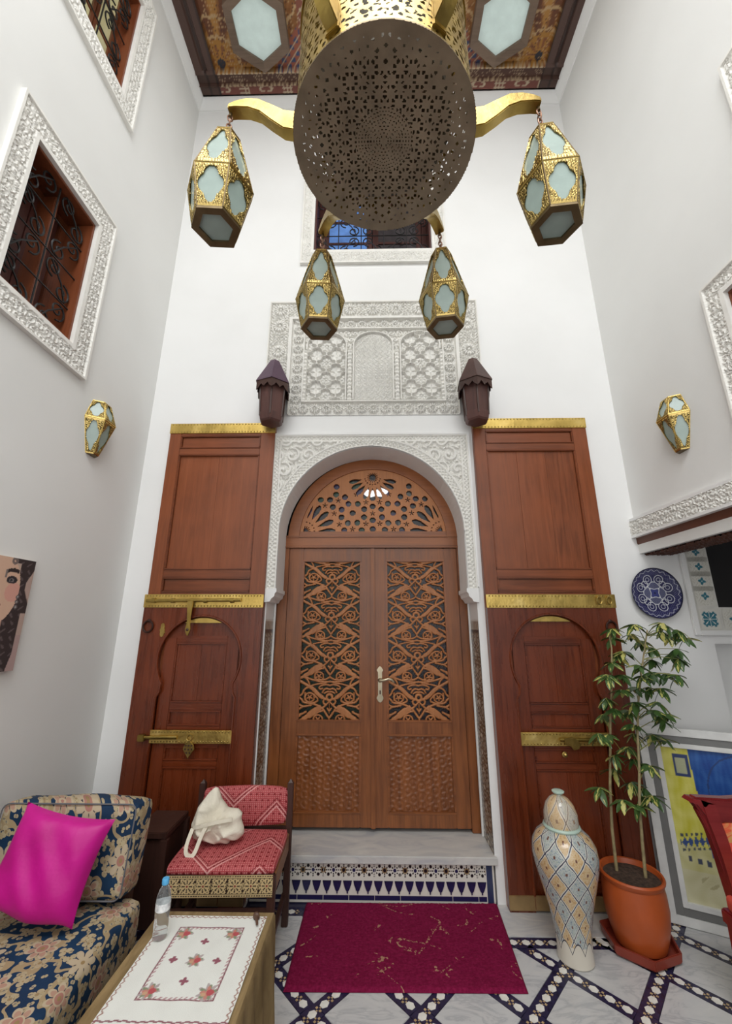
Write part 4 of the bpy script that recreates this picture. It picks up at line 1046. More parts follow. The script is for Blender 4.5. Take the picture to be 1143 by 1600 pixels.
# wall sconces
def sconce(x, y, side, label):
    R = empty('wall_sconce', (x, y, 2.555), label, 'sconce', 'brass wall sconces'); s = side
    rb, rm, rt, zm, zt = .042, .105, .062, .215, .345
    L1 = math.hypot((rm-rb)*ap, zm); L2 = math.hypot((rm-rt)*ap, zt-zm)
    global SP1, SP2, SG1, SG2
    new = 'SP1' not in globals()
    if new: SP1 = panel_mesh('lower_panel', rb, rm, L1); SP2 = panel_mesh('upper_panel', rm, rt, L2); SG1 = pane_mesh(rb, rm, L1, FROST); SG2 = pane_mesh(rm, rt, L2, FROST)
    base = 0 if s > 0 else PI
    for i, dphi in enumerate((-PI/3, 0, PI/3)):
        for P_, G_, a, b, z0, z1 in ((SP1, SG1, rb*ap, rm*ap, 0, zm), (SP2, SG2, rm*ap, rt*ap, zm, zt)):
            u0 = new and i == 0
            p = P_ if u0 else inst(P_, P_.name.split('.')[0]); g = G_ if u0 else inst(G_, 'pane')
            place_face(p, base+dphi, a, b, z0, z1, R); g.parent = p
    vx = lambda r, k, z: (r*math.cos(base-PI/2+k*PI/3), r*math.sin(base-PI/2+k*PI/3), z)
    for k in range(4): MB().tube([vx(rb, k, 0), vx(rm, k, zm), vx(rt, k, zt)], .003, 5).build('edge_rod', GOLD, R)
    MB().tube([vx(rm, k, zm) for k in range(4)], .004, 5).build('waist_band', GOLD, R)
    for r, z, nm in ((rb, 0, 'base_plate'), (rt, zt, 'top_plate')): MB().prism([vx(r, k, z)[:2] for k in range(4)], z-.003, z+.003, 'xy').build(nm, BRONZE if z == 0 else GOLD, R, smooth=False)
    return R
sconce(XL, -.565, 1, 'small brass and frosted glass wall lamp on the left wall')
sconce(XR, -.575, -1, 'small brass and frosted glass wall lamp on the right wall')
# dark wooden lanterns above the doors
def wood_lantern(x, y, z, rz, label, tint):
    R = empty('wooden_lantern', (x, y, z), label, 'lantern', 'dark wooden lanterns above the doors', rz=rz)
    vx = lambda r, k, zz: (r*math.cos(k*PI/3+PI/6), r*math.sin(k*PI/3+PI/6), zz)
    body = PURPW
    for k in range(6):
        q = [vx(.088, k, .05), vx(.088, k+1, .05), vx(.100, k+1, .30), vx(.100, k, .30)]
        MB().add(q+[tuple(c*.9 for c in p[:2])+(p[2],) for p in q], [(0, 1, 2, 3), (7, 6, 5, 4), (0, 4, 5, 1), (1, 5, 6, 2), (2, 6, 7, 3), (3, 7, 4, 0)]).build('side_board', body, R)
        MB().tube([vx(.090, k, .04), vx(.103, k, .30)], .007, 5).build('corner_post', DARKW, R)
        # pointed valance hanging from the eave
        a, b = Vector(vx(.132, k, 0)), Vector(vx(.132, k+1, 0)); n_ = ((a+b)/2).normalized()*.006
        top_ = [(t, .312) for t in (0, 1)]; low = [(1, .235), (.86, .25), (.72, .278), (.58, .262), (.5, .25), (.42, .262), (.28, .278), (.14, .25), (0, .235)]
        pl = top_+low; V0 = [a.lerp(b, t)+Vector((0, 0, zz)) for t, zz in pl]; V1 = [p-n_ for p in V0]; n = len(pl)
        MB().add([tuple(p) for p in V0+V1], [tuple(range(n)), tuple(range(2*n-1, n-1, -1))]+[(i, (i+1) % n, n+(i+1) % n, n+i) for i in range(n)]).build('valance', DARKW, R, smooth=False)
    m = MB(); P6 = lambda r, zz: [vx(r, k, zz) for k in range(6)]
    m.add(P6(.138, .308)+P6(.134, .320)+P6(.036, .525)+P6(.030, .527), [tuple(range(5, -1, -1)), (18, 19, 20, 21, 22, 23)]+[(i*6+k, i*6+(k+1) % 6, i*6+6+(k+1) % 6, i*6+6+k) for i in range(3) for k in range(6)])
    m.build('roof', tint, R, smooth=False)
    m = MB(); m.add(P6(.074, 0)+P6(.086, .012)+P6(.094, .05)+P6(.096, .065), [tuple(range(5, -1, -1)), (18, 19, 20, 21, 22, 23)]+[(i*6+k, i*6+(k+1) % 6, i*6+6+(k+1) % 6, i*6+6+k) for i in range(3) for k in range(6)])
    m.build('base', body, R, smooth=False)
    MB().box(-.03, .03, -.02, .152, .15, .21).xform(lambda p: Matrix.Rotation(-rz, 3, 'Z') @ p).build('wall_bracket', DARKW, R)
    return R
RT1 = wood('violet_roof_wood', (.055, .028, .050), (.10, .055, .085), 'z', .5); RT2 = wood('brown_roof_wood', (.055, .026, .022), (.10, .05, .042), 'z', .5)
wood_lantern(-.752, -.155, 2.975, .15, 'dark wooden lantern with violet pointed roof, above the left tall door', RT1)
wood_lantern(.762, -.155, 2.972, -.1, 'dark wooden lantern with brown pointed roof, above the right tall door', RT2)
# ================================================================ FURNITURE AND THINGS
def brocade(name, proj):
    t = MT(name, .75, 0, .3); o = t.obj(); x, y, z = t.xyz(o)
    a, b = proj(x, y, z); p = t.vec(a, b, 0.)
    w1 = t.noise(p, 9, 2); p2 = t.vec(a+(w1-.5)*.05, b+(w1-.5)*.04, 0.)
    base = t.ramp(t.noise(p, 5, 3), [(.3, (.004, .020, .055)), (.7, (.008, .045, .105))])
    # scrolling stems
    n = t.noise(p2, 9, 1); st = t.math('ABSOLUTE', n-.5) < .028
    c = t.mix(st, base, (.36, .27, .15))
    def flowers(c, sc, rnd, n_pet, R, cols, seed):
        q = t.vec(a+seed, b+seed*1.7, 0.)
        d, cc, pos = t.voro(q, sc, rnd)
        sub = t.node('ShaderNodeVectorMath', operation='SUBTRACT'); t.put(sub.inputs[0], q); t.put(sub.inputs[1], pos)
        dx, dy, _ = t.xyz(V(t, sub.outputs[0])); r_, g_, b_ = t.xyz(cc)
        th = t.math('ARCTAN2', dy, dx)+r_*6.
        pet = t.math('ABSOLUTE', t.math('SINE', th*(n_pet/2.)))
        rr = t.math('SQRT', dx*dx+dy*dy)*sc
        edge = pet*.45*R+(.55*R)
        k = t.math('SUBTRACT', edge, rr)
        m_out = (k > 0.)
        c = t.mix(m_out, c, cols[0])
        c = t.mix(t.math('MULTIPLY', m_out, (pet < .22)*(rr > R*.3)), c, (.05, .04, .05))
        c = t.mix((k > .10*R*2)*(g_ > .35), c, cols[1])
        c = t.mix((rr < R*.42), c, cols[0]); c = t.mix((rr < R*.32)*(b_ > .3), c, cols[2]); c = t.mix((rr < R*.14), c, (.30, .20, .09))
        return c
    c = flowers(c, 14, .9, 3., .31, ((.44, .36, .22), (.40, .33, .21), (.30, .22, .12)), 1.3)
    c = flowers(c, 27, 1., 2., .27, ((.42, .34, .20), (.38, .30, .18), (.10, .12, .15)), 4.1)
    c = flowers(c, 6.5, .7, 7., .36, ((.47, .38, .26), (.42, .25, .18), (.38, .18, .14)), .0)
    t.color(c); t.bump(t.noise(o, 260, 2), .25, .002); return t.m
def rbox(sx, sy, sz, rad, puff=0., n=10, wob=0.):
    bm = bmesh.new(); bmesh.ops.create_cube(bm, size=2.); bmesh.ops.subdivide_edges(bm, edges=bm.edges, cuts=n, use_grid_fill=True)
    hx, hy, hz = sx/2, sy/2, sz/2
    for v in bm.verts:
        q = v.co.copy(); p = Vector((q.x*hx, q.y*hy, q.z*hz))
        c = Vector((max(-hx+rad, min(hx-rad, p.x)), max(-hy+rad, min(hy-rad, p.y)), max(-hz+rad, min(hz-rad, p.z))))
        d = p-c
        if d.length > 1e-6: p = c+d.normalized()*rad
        k = (1-q.x**2)*(1-q.y**2); k2 = (1-q.x**2)*(1-q.z**2); k3 = (1-q.y**2)*(1-q.z**2)
        p.z += puff*k*(1 if q.z > .99 else -1 if q.z < -.99 else q.z); p.y += puff*k2*(q.y if abs(q.y) > .99 else 0); p.x += puff*.7*k3*(q.x if abs(q.x) > .99 else 0)
        if wob: p += Vector((math.sin(p.y*17+p.z*9), math.sin(p.x*19+p.z*11), math.sin(p.x*15+p.y*13)))*wob
        v.co = p
    me = [tuple(v.co) for v in bm.verts]; bm.verts.index_update(); fs = [tuple(v.index for v in f.verts) for f in bm.faces]; bm.free()
    m = MB(); m.add(me, fs); return m
# ---- sofa
SO = empty('sofa', (-1.35, -1.6, 0), 'low banquette sofa in blue floral brocade along the left wall', 'sofa'); oso = (-1.35, -1.6, 0)
BR_SEAT = brocade('blue_brocade_seat', lambda x, y, z: (x*1.-z*1., y*1.))
def at(m, x, y, z): return m.xform(lambda p: p+Vector((x, y, z)))
at(rbox(.74, 1.9, .20, .05, .008, 12, .002), -1.352, -1.70, .335).build('seat_cushion', BR_SEAT, SO, off=oso)
at(rbox(.70, 1.9, .24, .03, .004, 8, .002), -1.372, -1.70, .125).build('base_cushion', BR_SEAT, SO, off=oso)
MB().box(-1.74, -1.055, -.755, -.715, .0, .44).build('end_panel', DARKW, SO, bevel=.006, off=oso)
BX = MB().box(-1.74, -1.06, -.73, -.44, .0, .40).box(-1.06, -1.03, -.74, -.43, 0.0, .44)
BR_CX = brocade('blue_brocade_facing', lambda x, y, z: (x*1.+y*.9, z*1.-y*.35))
BR_CY = brocade('blue_brocade_side', lambda x, y, z: (y*1.+x*.9, z*1.-x*.35))
e1 = empty('back_cushion', (-1.33, -.80, .452), 'square blue brocade back cushion standing at the far end of the sofa', 'cushion', 'back cushions on the sofa')
m = rbox(.60, .15, .335, .026, .014, 12, .003).xform(lambda p: Matrix.Rotation(math.radians(-8), 3, 'X') @ (p+Vector((0, 0, .167)))); m.build('cushion_body', BR_CX, e1)
def piping(sx, sy, sz, yy, inset=.012):
    hx, hz = sx/2-inset, sz/2-inset; P = []
    for (cx, cz, a0) in ((hx-.03, hz-.03, 0), (-hx+.03, hz-.03, PI/2), (-hx+.03, -hz+.03, PI), (hx-.03, -hz+.03, 3*PI/2)):
        for i in range(5): P.append((cx+.03*math.cos(a0+PI/2*i/4), yy, cz+.03*math.sin(a0+PI/2*i/4)))
    return MB().tube(P, .0032, 6, True)
piping(.60, .15, .335, -.073, .004).xform(lambda p: Matrix.Rotation(math.radians(-8), 3, 'X') @ (p+Vector((0, 0, .167)))).build('piping', plain('beige_piping', (.13, .13, .14), .8), e1)
e2 = empty('back_cushion', (-1.62, -1.28, .456), 'blue brocade back cushion against the left wall, behind the magenta pillow', 'cushion', 'back cushions on the sofa')
rbox(.15, .70, .345, .045, .028, 12, .003).xform(lambda p: Matrix.Rotation(math.radians(-9), 3, 'Y') @ (p+Vector((0, 0, .17)))).build('cushion_body', BR_CY, e2)
e3 = empty('back_cushion', (-1.62, -2.05, .456), 'blue brocade back cushion against the left wall, nearest the viewer', 'cushion', 'back cushions on the sofa')
rbox(.15, .70, .345, .045, .028, 12, .003).xform(lambda p: Matrix.Rotation(math.radians(-9), 3, 'Y') @ (p+Vector((0, 0, .17)))).build('cushion_body', BR_CY, e3)
# dark wooden stand behind the sofa end
st = empty('side_stand', (-1.14, -.33, 0), 'dark wooden stand squeezed between the sofa end and the red chair', 'stand')
MB().box(-.10, .09, -.13, .13, .50, .53).build('stand_top', DARKW, st, bevel=.004)
for sx in (-.09, .08):
    for sy in (-.12, .12): MB().box(sx-.018, sx+.018, sy-.018, sy+.018, 0, .50).build('leg', DARKW, st, bevel=.003)
MB().box(-.08, .07, -.115, -.10, .12, .49).build('front_board', DARKW, st, bevel=.003); MB().box(.07, .08, -.10, .10, .12, .49).build('side_board', DARKW, st, bevel=.003)
# ---- magenta pillow
t = MT('magenta_satin', .45, 0, .35); o = t.obj(); n = t.noise(o, 6, 3)
t.color(t.ramp(n, [(.3, (.44, .003, .18)), (.7, (.60, .005, .27))])); t.bs.inputs['Sheen Weight'].default_value = .15; t.bs.inputs['Sheen Tint'].default_value = (1, .2, .6, 1); t.bump(t.noise(o, 14, 3), .35, .012); MAG = t.m
m = MB(); n = 26
for side in (-1, 1):
    vs = []
    for j in range(n+1):
        for i in range(n+1):
            u, v = 2*i/n-1, 2*j/n-1
            th = ((1-u**4)*(1-v**4))**.55*.065
            x = u*.185*(1-.10*(1-v*v)*abs(u)**3); z = v*.172*(1-.10*(1-u*u)*abs(v)**3)
            z += -.012*math.sin(u*4+1)*(1-v)*.5
            th += .006*math.sin(u*9+v*7)*(1-u*u)*(1-v*v)
            vs.append((x, side*th, z))
    m.add(vs, [(j*(n+1)+i, j*(n+1)+i+1, (j+1)*(n+1)+i+1, (j+1)*(n+1)+i) for j in range(n) for i in range(n)])
RM_ = Matrix.Rotation(math.radians(6), 3, 'Z') @ Matrix.Rotation(math.radians(-15), 3, 'X') @ Matrix.Rotation(math.radians(11), 3, 'Y')
PIL = m.xform(lambda p: RM_ @ p).build('pillow', MAG, ang=180); PIL.location = (-1.275, -.985, .645)
tag(PIL, 'shiny magenta satin pillow leaning on the blue sofa', 'pillow')

# ---- coffee table with tan cloth
TX0, TX1, TY0, TY1, TZ = -.855, -.400, -1.372, -.886, .444
tb = empty('coffee_table', ((TX0+TX1)/2, (TY0+TY1)/2, 0), 'low square table under a tan velvet cloth in front of the sofa', 'table'); otb = tuple(tb.location)
t = MT('tan_velvet', .8, 0, .2); g = t.geo()
t.color(t.ramp(t.noise(t.scale(g, (30, 5, 5)), 1, 4, .6, .5), [(.3, (.16, .105, .045)), (.7, (.30, .21, .10))])); t.bump(t.noise(g, 120, 2), .3, .002); TAN = t.m
MB().box(TX0+.01, TX1-.01, TY0+.01, TY1-.01, TZ-.035, TZ-.004).build('table_top', DARKW, tb, bevel=.004, off=otb)
for x in (TX0+.04, TX1-.04):
    for y in (TY0+.04, TY1-.04): MB().box(x-.02, x+.02, y-.02, y+.02, 0, TZ-.035).build('leg', DARKW, tb, off=otb)
# draped cloth: flat top and folded skirt
per = []
NS = 40
for (ax, ay, bx, by) in ((TX0, TY0, TX1, TY0), (TX1, TY0, TX1, TY1), (TX1, TY1, TX0, TY1), (TX0, TY1, TX0, TY0)):
    for i in range(NS):
        q = i/NS; per.append((ax+(bx-ax)*q, ay+(by-ay)*q))
cxm, cym = (TX0+TX1)/2, (TY0+TY1)/2
vs = []; rows = [0, .012, .04, .09, .16, .24, .33, .40]
for k, dz in enumerate(rows):
    for i, (x, y) in enumerate(per):
        s = i/NS; fold = math.sin(s*2*PI*4.0+.9*math.sin(s*9))*.5+.5
        out = (.004 if k else 0)+(dz/.40)**.6*(.006+.036*fold)
        d = Vector((x-cxm, y-cym, 0)); ex = out*(1 if abs(x-TX1) < 1e-6 else -1 if abs(x-TX0) < 1e-6 else 0); ey = out*(1 if abs(y-TY1) < 1e-6 else -1 if abs(y-TY0) < 1e-6 else 0)
        vs.append((x+ex, y+ey, TZ-dz))
n = len(per); m = MB(); m.add(vs, [(k*n+i, k*n+(i+1) % n, (k+1)*n+(i+1) % n, (k+1)*n+i) for k in range(len(rows)-1) for i in range(n)]+[tuple(range(n))])
m.build('table_cloth', TAN, tb, off=otb)
tg = MT('table_glass', .03, 0, .5); tg.color((.80, .86, .82)); tg.bs.inputs['Transmission Weight'].default_value = .93; tg.bs.inputs['IOR'].default_value = 1.3

# embroidered runner
RX0, RX1, RY1 = -.812, -.420, -.915
RW = RX1-RX0; RL = (TY1-.029)-(TY0-.004)
def runner_c(U, W):      # u across, v from the far end towards the viewer
    C = np.zeros(U.shape+(3,)); C[:] = (.74, .75, .70)
    PUR = (.22, .085, .10)
    def zig(d, s, amp, w): 
        return np.abs(d-amp*np.abs(np.mod(s, 1)-.5)*2) < w
    for d, s in ((U, W/.022), (RW-U, W/.022), (W, U/.022)): C[zig(d-.004, s, .008, .0022)] = (.30, .14, .10)
    for wv in (RL-.004, RL-.02): C[(np.abs(W-wv-.007*np.abs(np.mod(U/.026, 1)-.5)) < .0028)] = (.25, .09, .11)
    a0, a1, b0, b1 = .082, RW-.072, .065, .372
    e = np.minimum(np.minimum(U-a0, a1-U), np.minimum(W-b0, b1-W))
    C[np.abs(e) < .0026] = PUR
    sc = (e > 0) & (e < .014) & (np.abs(np.mod((U+W)/.016, 1)-.5) < .22) & (e < .010); C[sc] = (.45, .27, .28)
    def flower(cx, cy, R, big):
        r = np.hypot(U-cx, W-cy); th = np.arctan2(W-cy, U-cx)
        if big:
            C[r < R*(.75+.25*np.cos(7*th))] = (.42, .36, .35); C[r < R*(.55+.3*np.cos(5*th+1))] = (.22, .26, .16); C[r < R*(.46+.22*np.cos(4*th))] = (.52, .22, .17); C[np.hypot(U-cx-.25*R, W-cy) < R*.34] = (.45, .08, .09); C[np.hypot(U-cx+.3*R, W-cy-.2*R) < R*.22] = (.55, .33, .20)
        else: C[r < R*(.5+.5*np.abs(np.cos(2*th)))] = (.28, .09, .12)
    for cx, cy in ((a0+.028, b0+.030), (a1-.028, b0+.030), (a0+.028, b1-.030), (a1-.028, b1-.030)): flower(cx, cy, .034, True)
    mx, my = (a0+a1)/2, (b0+b1)/2
    flower(mx, my, .032, True)
    for dx, dy in ((-.075, .0), (.075, 0), (0, -.085), (0, .085)): flower(mx+dx, my+dy, .015, False)
    return C
def runner_map(U, W, H):
    z = np.where(W < RL, TZ+.0035+.0012*np.sin(U*60)*np.sin(W*40), TZ+.0035-(W-RL)*.97); y = np.where(W < RL, TY1-.029-W, TY0-.010-.25*(W-RL))
    return RX0+U+0*W, y, z
run = hf('table_runner', RW, RL+.12, .0026, runner_map, painted('embroidered_linen', .85, 0, .4, 500), None, C=runner_c, flip=True)
tag(run, 'white embroidered runner with corner bouquets on the low table', 'table runner')
# ---- water bottle
bt = empty('water_bottle', (-.783, -1.035, TZ+.0055), 'small clear plastic water bottle with light blue cap on the runner', 'bottle')
pet = MT('clear_plastic', .06, 0, .5); pet.color((.93, .96, .97)); pet.bs.inputs['Transmission Weight'].default_value = .92; pet.bs.inputs['IOR'].default_value = 1.18
pr = [(.026, 0), (.030, .004), (.031, .02), (.0295, .03), (.031, .04), (.031, .055), (.0285, .068), (.031, .082), (.031, .10), (.0295, .105), (.031, .11), (.0315, .135), (.029, .155), (.022, .178), (.0135, .192), (.0125, .20)]
MB().lathe(pr, 28).build('bottle_body', pet.m, bt); bt.scale = (.82, .82, .82)
MB().lathe([(.0310, .103), (.0318, .104), (.0318, .132), (.0310, .133)], 28, cap=False).build('paper_label', plain('pale_label', (.72, .76, .80), .4, nz=.2, nsc=60), bt)
MB().lathe([(.0145, .197), (.0155, .199), (.0155, .217), (.0135, .220)], 20).build('cap', plain('sky_blue_plastic', (.10, .42, .75), .4), bt)
# ---- small brown stopper lying on the runner
sp_ = empty('wooden_stopper', (-.443, -.955, TZ+.0075), 'tiny dark brown wooden peg lying on the far right corner of the runner', 'stopper')
MB().lathe([(.003, 0), (.005, .004), (.006, .03), (.009, .036)], 12).xform(lambda p: Vector((p.x-.35*p.z, -p.y*0-p.z*0+p.z-.02, p.y+.005))).build('peg', plain('brown_peg', (.10, .05, .03), .5), sp_)
MB().lathe([(.009, .034), (.013, .038), (.013, .046), (.008, .050)], 14).xform(lambda p: Vector((p.x-.35*p.z, p.z-.02, p.y+.007))).build('peg_head', plain('brown_peg', (.1, .05, .03)), sp_)

# ---- chair with red brocade
CH = empty('chair', (-.722, -.405, 0), 'dark wooden chair with red brocade seat and back and an inlaid front rail', 'chair', rz=math.radians(2))
t = MT('red_brocade', .7, 0, .3); o = t.obj(); x, y, z = t.xyz(o)
b = y*.9+z*1.0
dg = t.math('ABSOLUTE', t.math('FRACT', x*2.1+.12)-.5)*(1/2.1)
v = b+dg*1.0
fr = t.math('FRACT', v*4.3)
base = t.ramp(t.noise(o, 30, 3), [(.3, (.33, .040, .048)), (.7, (.45, .070, .078))])
dots = (t.math('SINE', (x+b)*290)*t.math('SINE', (x-b)*290)) > .25
c = t.mix(dots, base, (.56, .20, .19))
d2 = (t.math('SINE', (x+b)*95)*t.math('SINE', (x-b)*95)) < -.72
c = t.mix(d2, c, (.22, .015, .02))
for lo, hi, cc in ((.06, .10, (.66, .33, .31)), (.13, .15, (.16, .01, .015)), (.17, .20, (.62, .30, .28)), (.24, .26, (.18, .01, .015))):
    c = t.mix((fr > lo)*(fr < hi), c, cc)
t.color(c); t.bump(t.noise(o, 300, 2), .2, .002); REDB = t.m
hw, yf, yr = .250, -.205, .205
for sx in (-1, 1):
    MB().box(sx*hw-.017, sx*hw+.017, yr-.018, yr+.018, 0, .672).build('rear_post', DARKW, CH, bevel=.004)
    MB().add([(sx*hw-.013, yr-.014, .672), (sx*hw+.013, yr-.014, .672), (sx*hw+.013, yr+.014, .672), (sx*hw-.013, yr+.014, .672), (sx*hw, yr, .690)], [(3, 2, 1, 0), (0, 1, 4), (1, 2, 4), (2, 3, 4), (3, 0, 4)]).build('post_cap', DARKW, CH)
    MB().box(sx*(hw-.012)-.018, sx*(hw-.012)+.018, yf, yf+.036, 0, .425).build('front_leg', DARKW, CH, bevel=.004)
    MB().box(sx*(hw-.004)-.010, sx*(hw-.004)+.010, yf+.02, yr, .345, .428).build('side_rail', wood('tan_wood', (.17, .075, .03), (.28, .13, .055), 'y', .45), CH, bevel=.003)
    MB().box(sx*(hw-.012)-.010, sx*(hw-.012)+.010, yf+.03, yr, .12, .15).build('stretcher', DARKW, CH, bevel=.003)
MB().box(-hw, hw, yr-.010, yr+.010, .43, .455).build('rear_rail', DARKW, CH); MB().box(-hw, hw, yf+.01, yf+.03, .22, .29).build('front_stretcher', DARKW, CH, bevel=.003)
def inlay_c(U, W):
    C = np.zeros(U.shape+(3,)); C[:] = (.64, .48, .25)
    k = .073; i = np.floor(U/k+.5); x = U-i*k; z = W-.0425; r = np.hypot(x, z); th = np.arctan2(z, x); DK = (.03, .014, .010)
    C[(np.abs(r-.016) < .0075) & (np.cos(8*th) > .35)] = DK; C[r < .0045] = (.25, .03, .03)
    C[(np.abs(r-.030) < .0024) & (np.cos(16*th) > .2)] = DK
    x2 = np.mod(U, k)-k/2; q = np.sin(U*2*PI/.0183)*np.sin(W*2*PI/.021); C[(q > .72) & (r > .030)] = DK; C[np.abs(x2) < .0018] = DK; C[np.hypot(x2, np.abs(z)-.018) < .006] = DK
    e = np.minimum(W, .085-W); C[(e < .014)] = (.64, .48, .25); C[(e > .004) & (e < .0085) & (np.mod(U, .0115) < .008)] = DK; C[(np.abs(e-.0125) < .0012)] = DK
    return C
fr_ = MB().box(-hw+.004, hw-.004, yf-.002, yf+.02, .342, .432).build('front_rail', DARKW, CH)
hf('inlay_panel', .492, .085, .0022, front(yf-.004), painted('bone_inlay', .35), fr_, C=inlay_c, u0=-.246, v0=.0, off=(0, 0, -.345))
m = rbox(.505, .375, .04, .016, .006, 10, .002); at(m, 0, -.022, .445).build('seat', REDB, CH)
m = rbox(.465, .05, .175, .02, .010, 10, .001).xform(lambda p: Matrix.Rotation(math.radians(-5), 3, 'X') @ p); at(m, 0, yr-.012, .562).build('backrest', REDB, CH)

# ---- white tote bag slumped on the chair
random.seed(3)
sil = [(-.135, .02), (-.150, .085), (-.125, .16), (-.075, .225), (-.045, .252), (-.030, .248), (-.005, .195), (.035, .155), (.090, .148), (.112, .130), (.108, .10), (.125, .065), (.130, .040), (.105, .018), (.06, .012), (.055, -.004), (0, .004), (-.07, .006)]
ctr = (-.02, .085)
def sil_r(a):
    best = .02; dx, dz = math.cos(a), math.sin(a); n = len(sil)
    for i in range(n):
        (x1, z1), (x2, z2) = sil[i], sil[(i+1) % n]; x1 -= ctr[0]; x2 -= ctr[0]; z1 -= ctr[1]; z2 -= ctr[1]
        ex, ez = x2-x1, z2-z1; den = dx*ez-dz*ex
        if abs(den) < 1e-9: continue
        t = (x1*ez-z1*ex)/den; s = (x1*dz-z1*dx)/den
        if t > 0 and -1e-6 <= s <= 1+1e-6: best = max(best, t)
    return best
vs = []; NA, NB = 96, 36
for j in range(NB+1):
    ph = -PI/2+PI*j/NB
    for i in range(NA):
        a = 2*PI*i/NA; r = sil_r(a); k = math.cos(ph); dep = math.sin(ph)
        x, z = ctr[0]+math.cos(a)*r*k, ctr[1]+math.sin(a)*r*k
        y = dep*(.082-.18*max(0, z-.10)); y = math.copysign(abs(y), dep)
        fold = -.020*(1-abs(math.sin(x*24+z*15+1.1*math.sin(z*19))))**2-.016*(1-abs(math.sin(x*11-z*33+.8*math.sin(x*25)+.6)))**2+.012
        y += fold*abs(dep)**.4*(1 if dep < 0 else .3)
        z = max(z, .0)
        vs.append((x*.98, y*.98, z*.98))
m = MB().add(vs, [(j*NA+i, j*NA+(i+1) % NA, (j+1)*NA+(i+1) % NA, (j+1)*NA+i) for j in range(NB) for i in range(NA)])
BAG = empty('tote_bag', (-.795, -.42, .474), 'slumped off-white cotton tote bag lying on the red chair', 'bag')
t = MT('cream_cotton', .85, 0, .2); o = t.obj(); t.color(t.ramp(t.noise(o, 9, 4), [(.3, (.70, .64, .51)), (.7, (.80, .75, .63))])); t.bump(t.noise(o, 22, 3, .6, .6), .4, .012); COT = t.m
m.build('bag_body', COT, BAG, ang=180)
def strap(pts, nm, w=.012):
    m = MB(); P = [Vector(p)*.86 for p in pts]; vs = []
    for i, p in enumerate(P):
        d = (P[min(i+1, len(P)-1)]-P[max(i-1, 0)]).normalized(); s = d.cross(Vector((0, -1, .2))).normalized()*w; nrm = Vector((0, -.0025, .0005))
        vs += [p-s+nrm, p+s+nrm, p+s-nrm, p-s-nrm]
    m.add([tuple(v) for v in vs], [(i*4+k, i*4+(k+1) % 4, i*4+4+(k+1) % 4, i*4+4+k) for i in range(len(P)-1) for k in range(4)]+[(0, 1, 2, 3), tuple(4*(len(P)-1)+k for k in range(4))])
    return m.build(nm, COT, BAG, ang=60)
B3 = lambda p0, p1, p2, p3, n=16: [tuple(((1-t)**3*a+3*t*(1-t)**2*b+3*t*t*(1-t)*c+t**3*d) for a, b, c, d in zip(p0, p1, p2, p3)) for t in [i/n for i in range(n+1)]]
strap(B3((-.135, -.075, .10), (-.150, -.12, .03), (-.15, -.145, .0), (-.105, -.150, -.003))+B3((-.105, -.150, -.003), (-.07, -.15, .0), (-.085, -.12, .06), (-.045, -.098, .125))[1:], 'handle', .009)
strap(B3((-.14, -.07, .10), (-.07, -.12, .13), (.02, -.11, .15), (.09, -.07, .145)), 'hem', .008)

# ---- rug
t = MT('crimson_pile', .95, 0, .1); g = t.geo(); gx, gy, gz = t.xyz(g)
wv = t.noise(g, 4.0, 3); ln = t.math('MINIMUM', t.math('ABSOLUTE', t.noise(t.vec(gx+wv*.1, gy*1.5+gx*.7, 0.), 2.3, 1)-.5), t.math('ABSOLUTE', t.noise(t.vec(gx*1.1, gy*1.4-gx*.8, 4.), 2.3, 1)-.5))
sp1 = t.noise(g, 65, 2); msk = (ln < .006)*(sp1 > .52)*(t.noise(g, 8, 2) > .54)
base = t.ramp(t.noise(g, 90, 3), [(.3, (.185, .006, .040)), (.7, (.28, .014, .070))])
t.color(t.mix(msk, base, (.50, .26, .17))); t.bump(t.noise(g, 420, 3), .9, .006); PILE = t.m
rc = [(-.400, -.600), (.668, -.588), (.702, -.006), (-.392, -.020)]
def rug_map(U, W, H):
    a = (rc[0][0]*(1-U)+rc[1][0]*U)*(1-W)+(rc[3][0]*(1-U)+rc[2][0]*U)*W; b = (rc[0][1]*(1-U)+rc[1][1]*U)*(1-W)+(rc[3][1]*(1-U)+rc[2][1]*U)*W
    return a, b, .003+H
rng = np.random.default_rng(5)
def rug_h(U, W):
    e = np.minimum(np.minimum(U, 1-U)*1.08, np.minimum(W, 1-W)*.58)
    return .013*sm(e, 0, .012)**.5+rng.normal(0, .0011, U.shape)*(e > .01)
rug = hf('rug', 1, 1, .0062, rug_map, PILE, None, H=rug_h, thick=.001)
tag(rug, 'crimson shaggy rug with beige streaks in front of the step', 'rug')

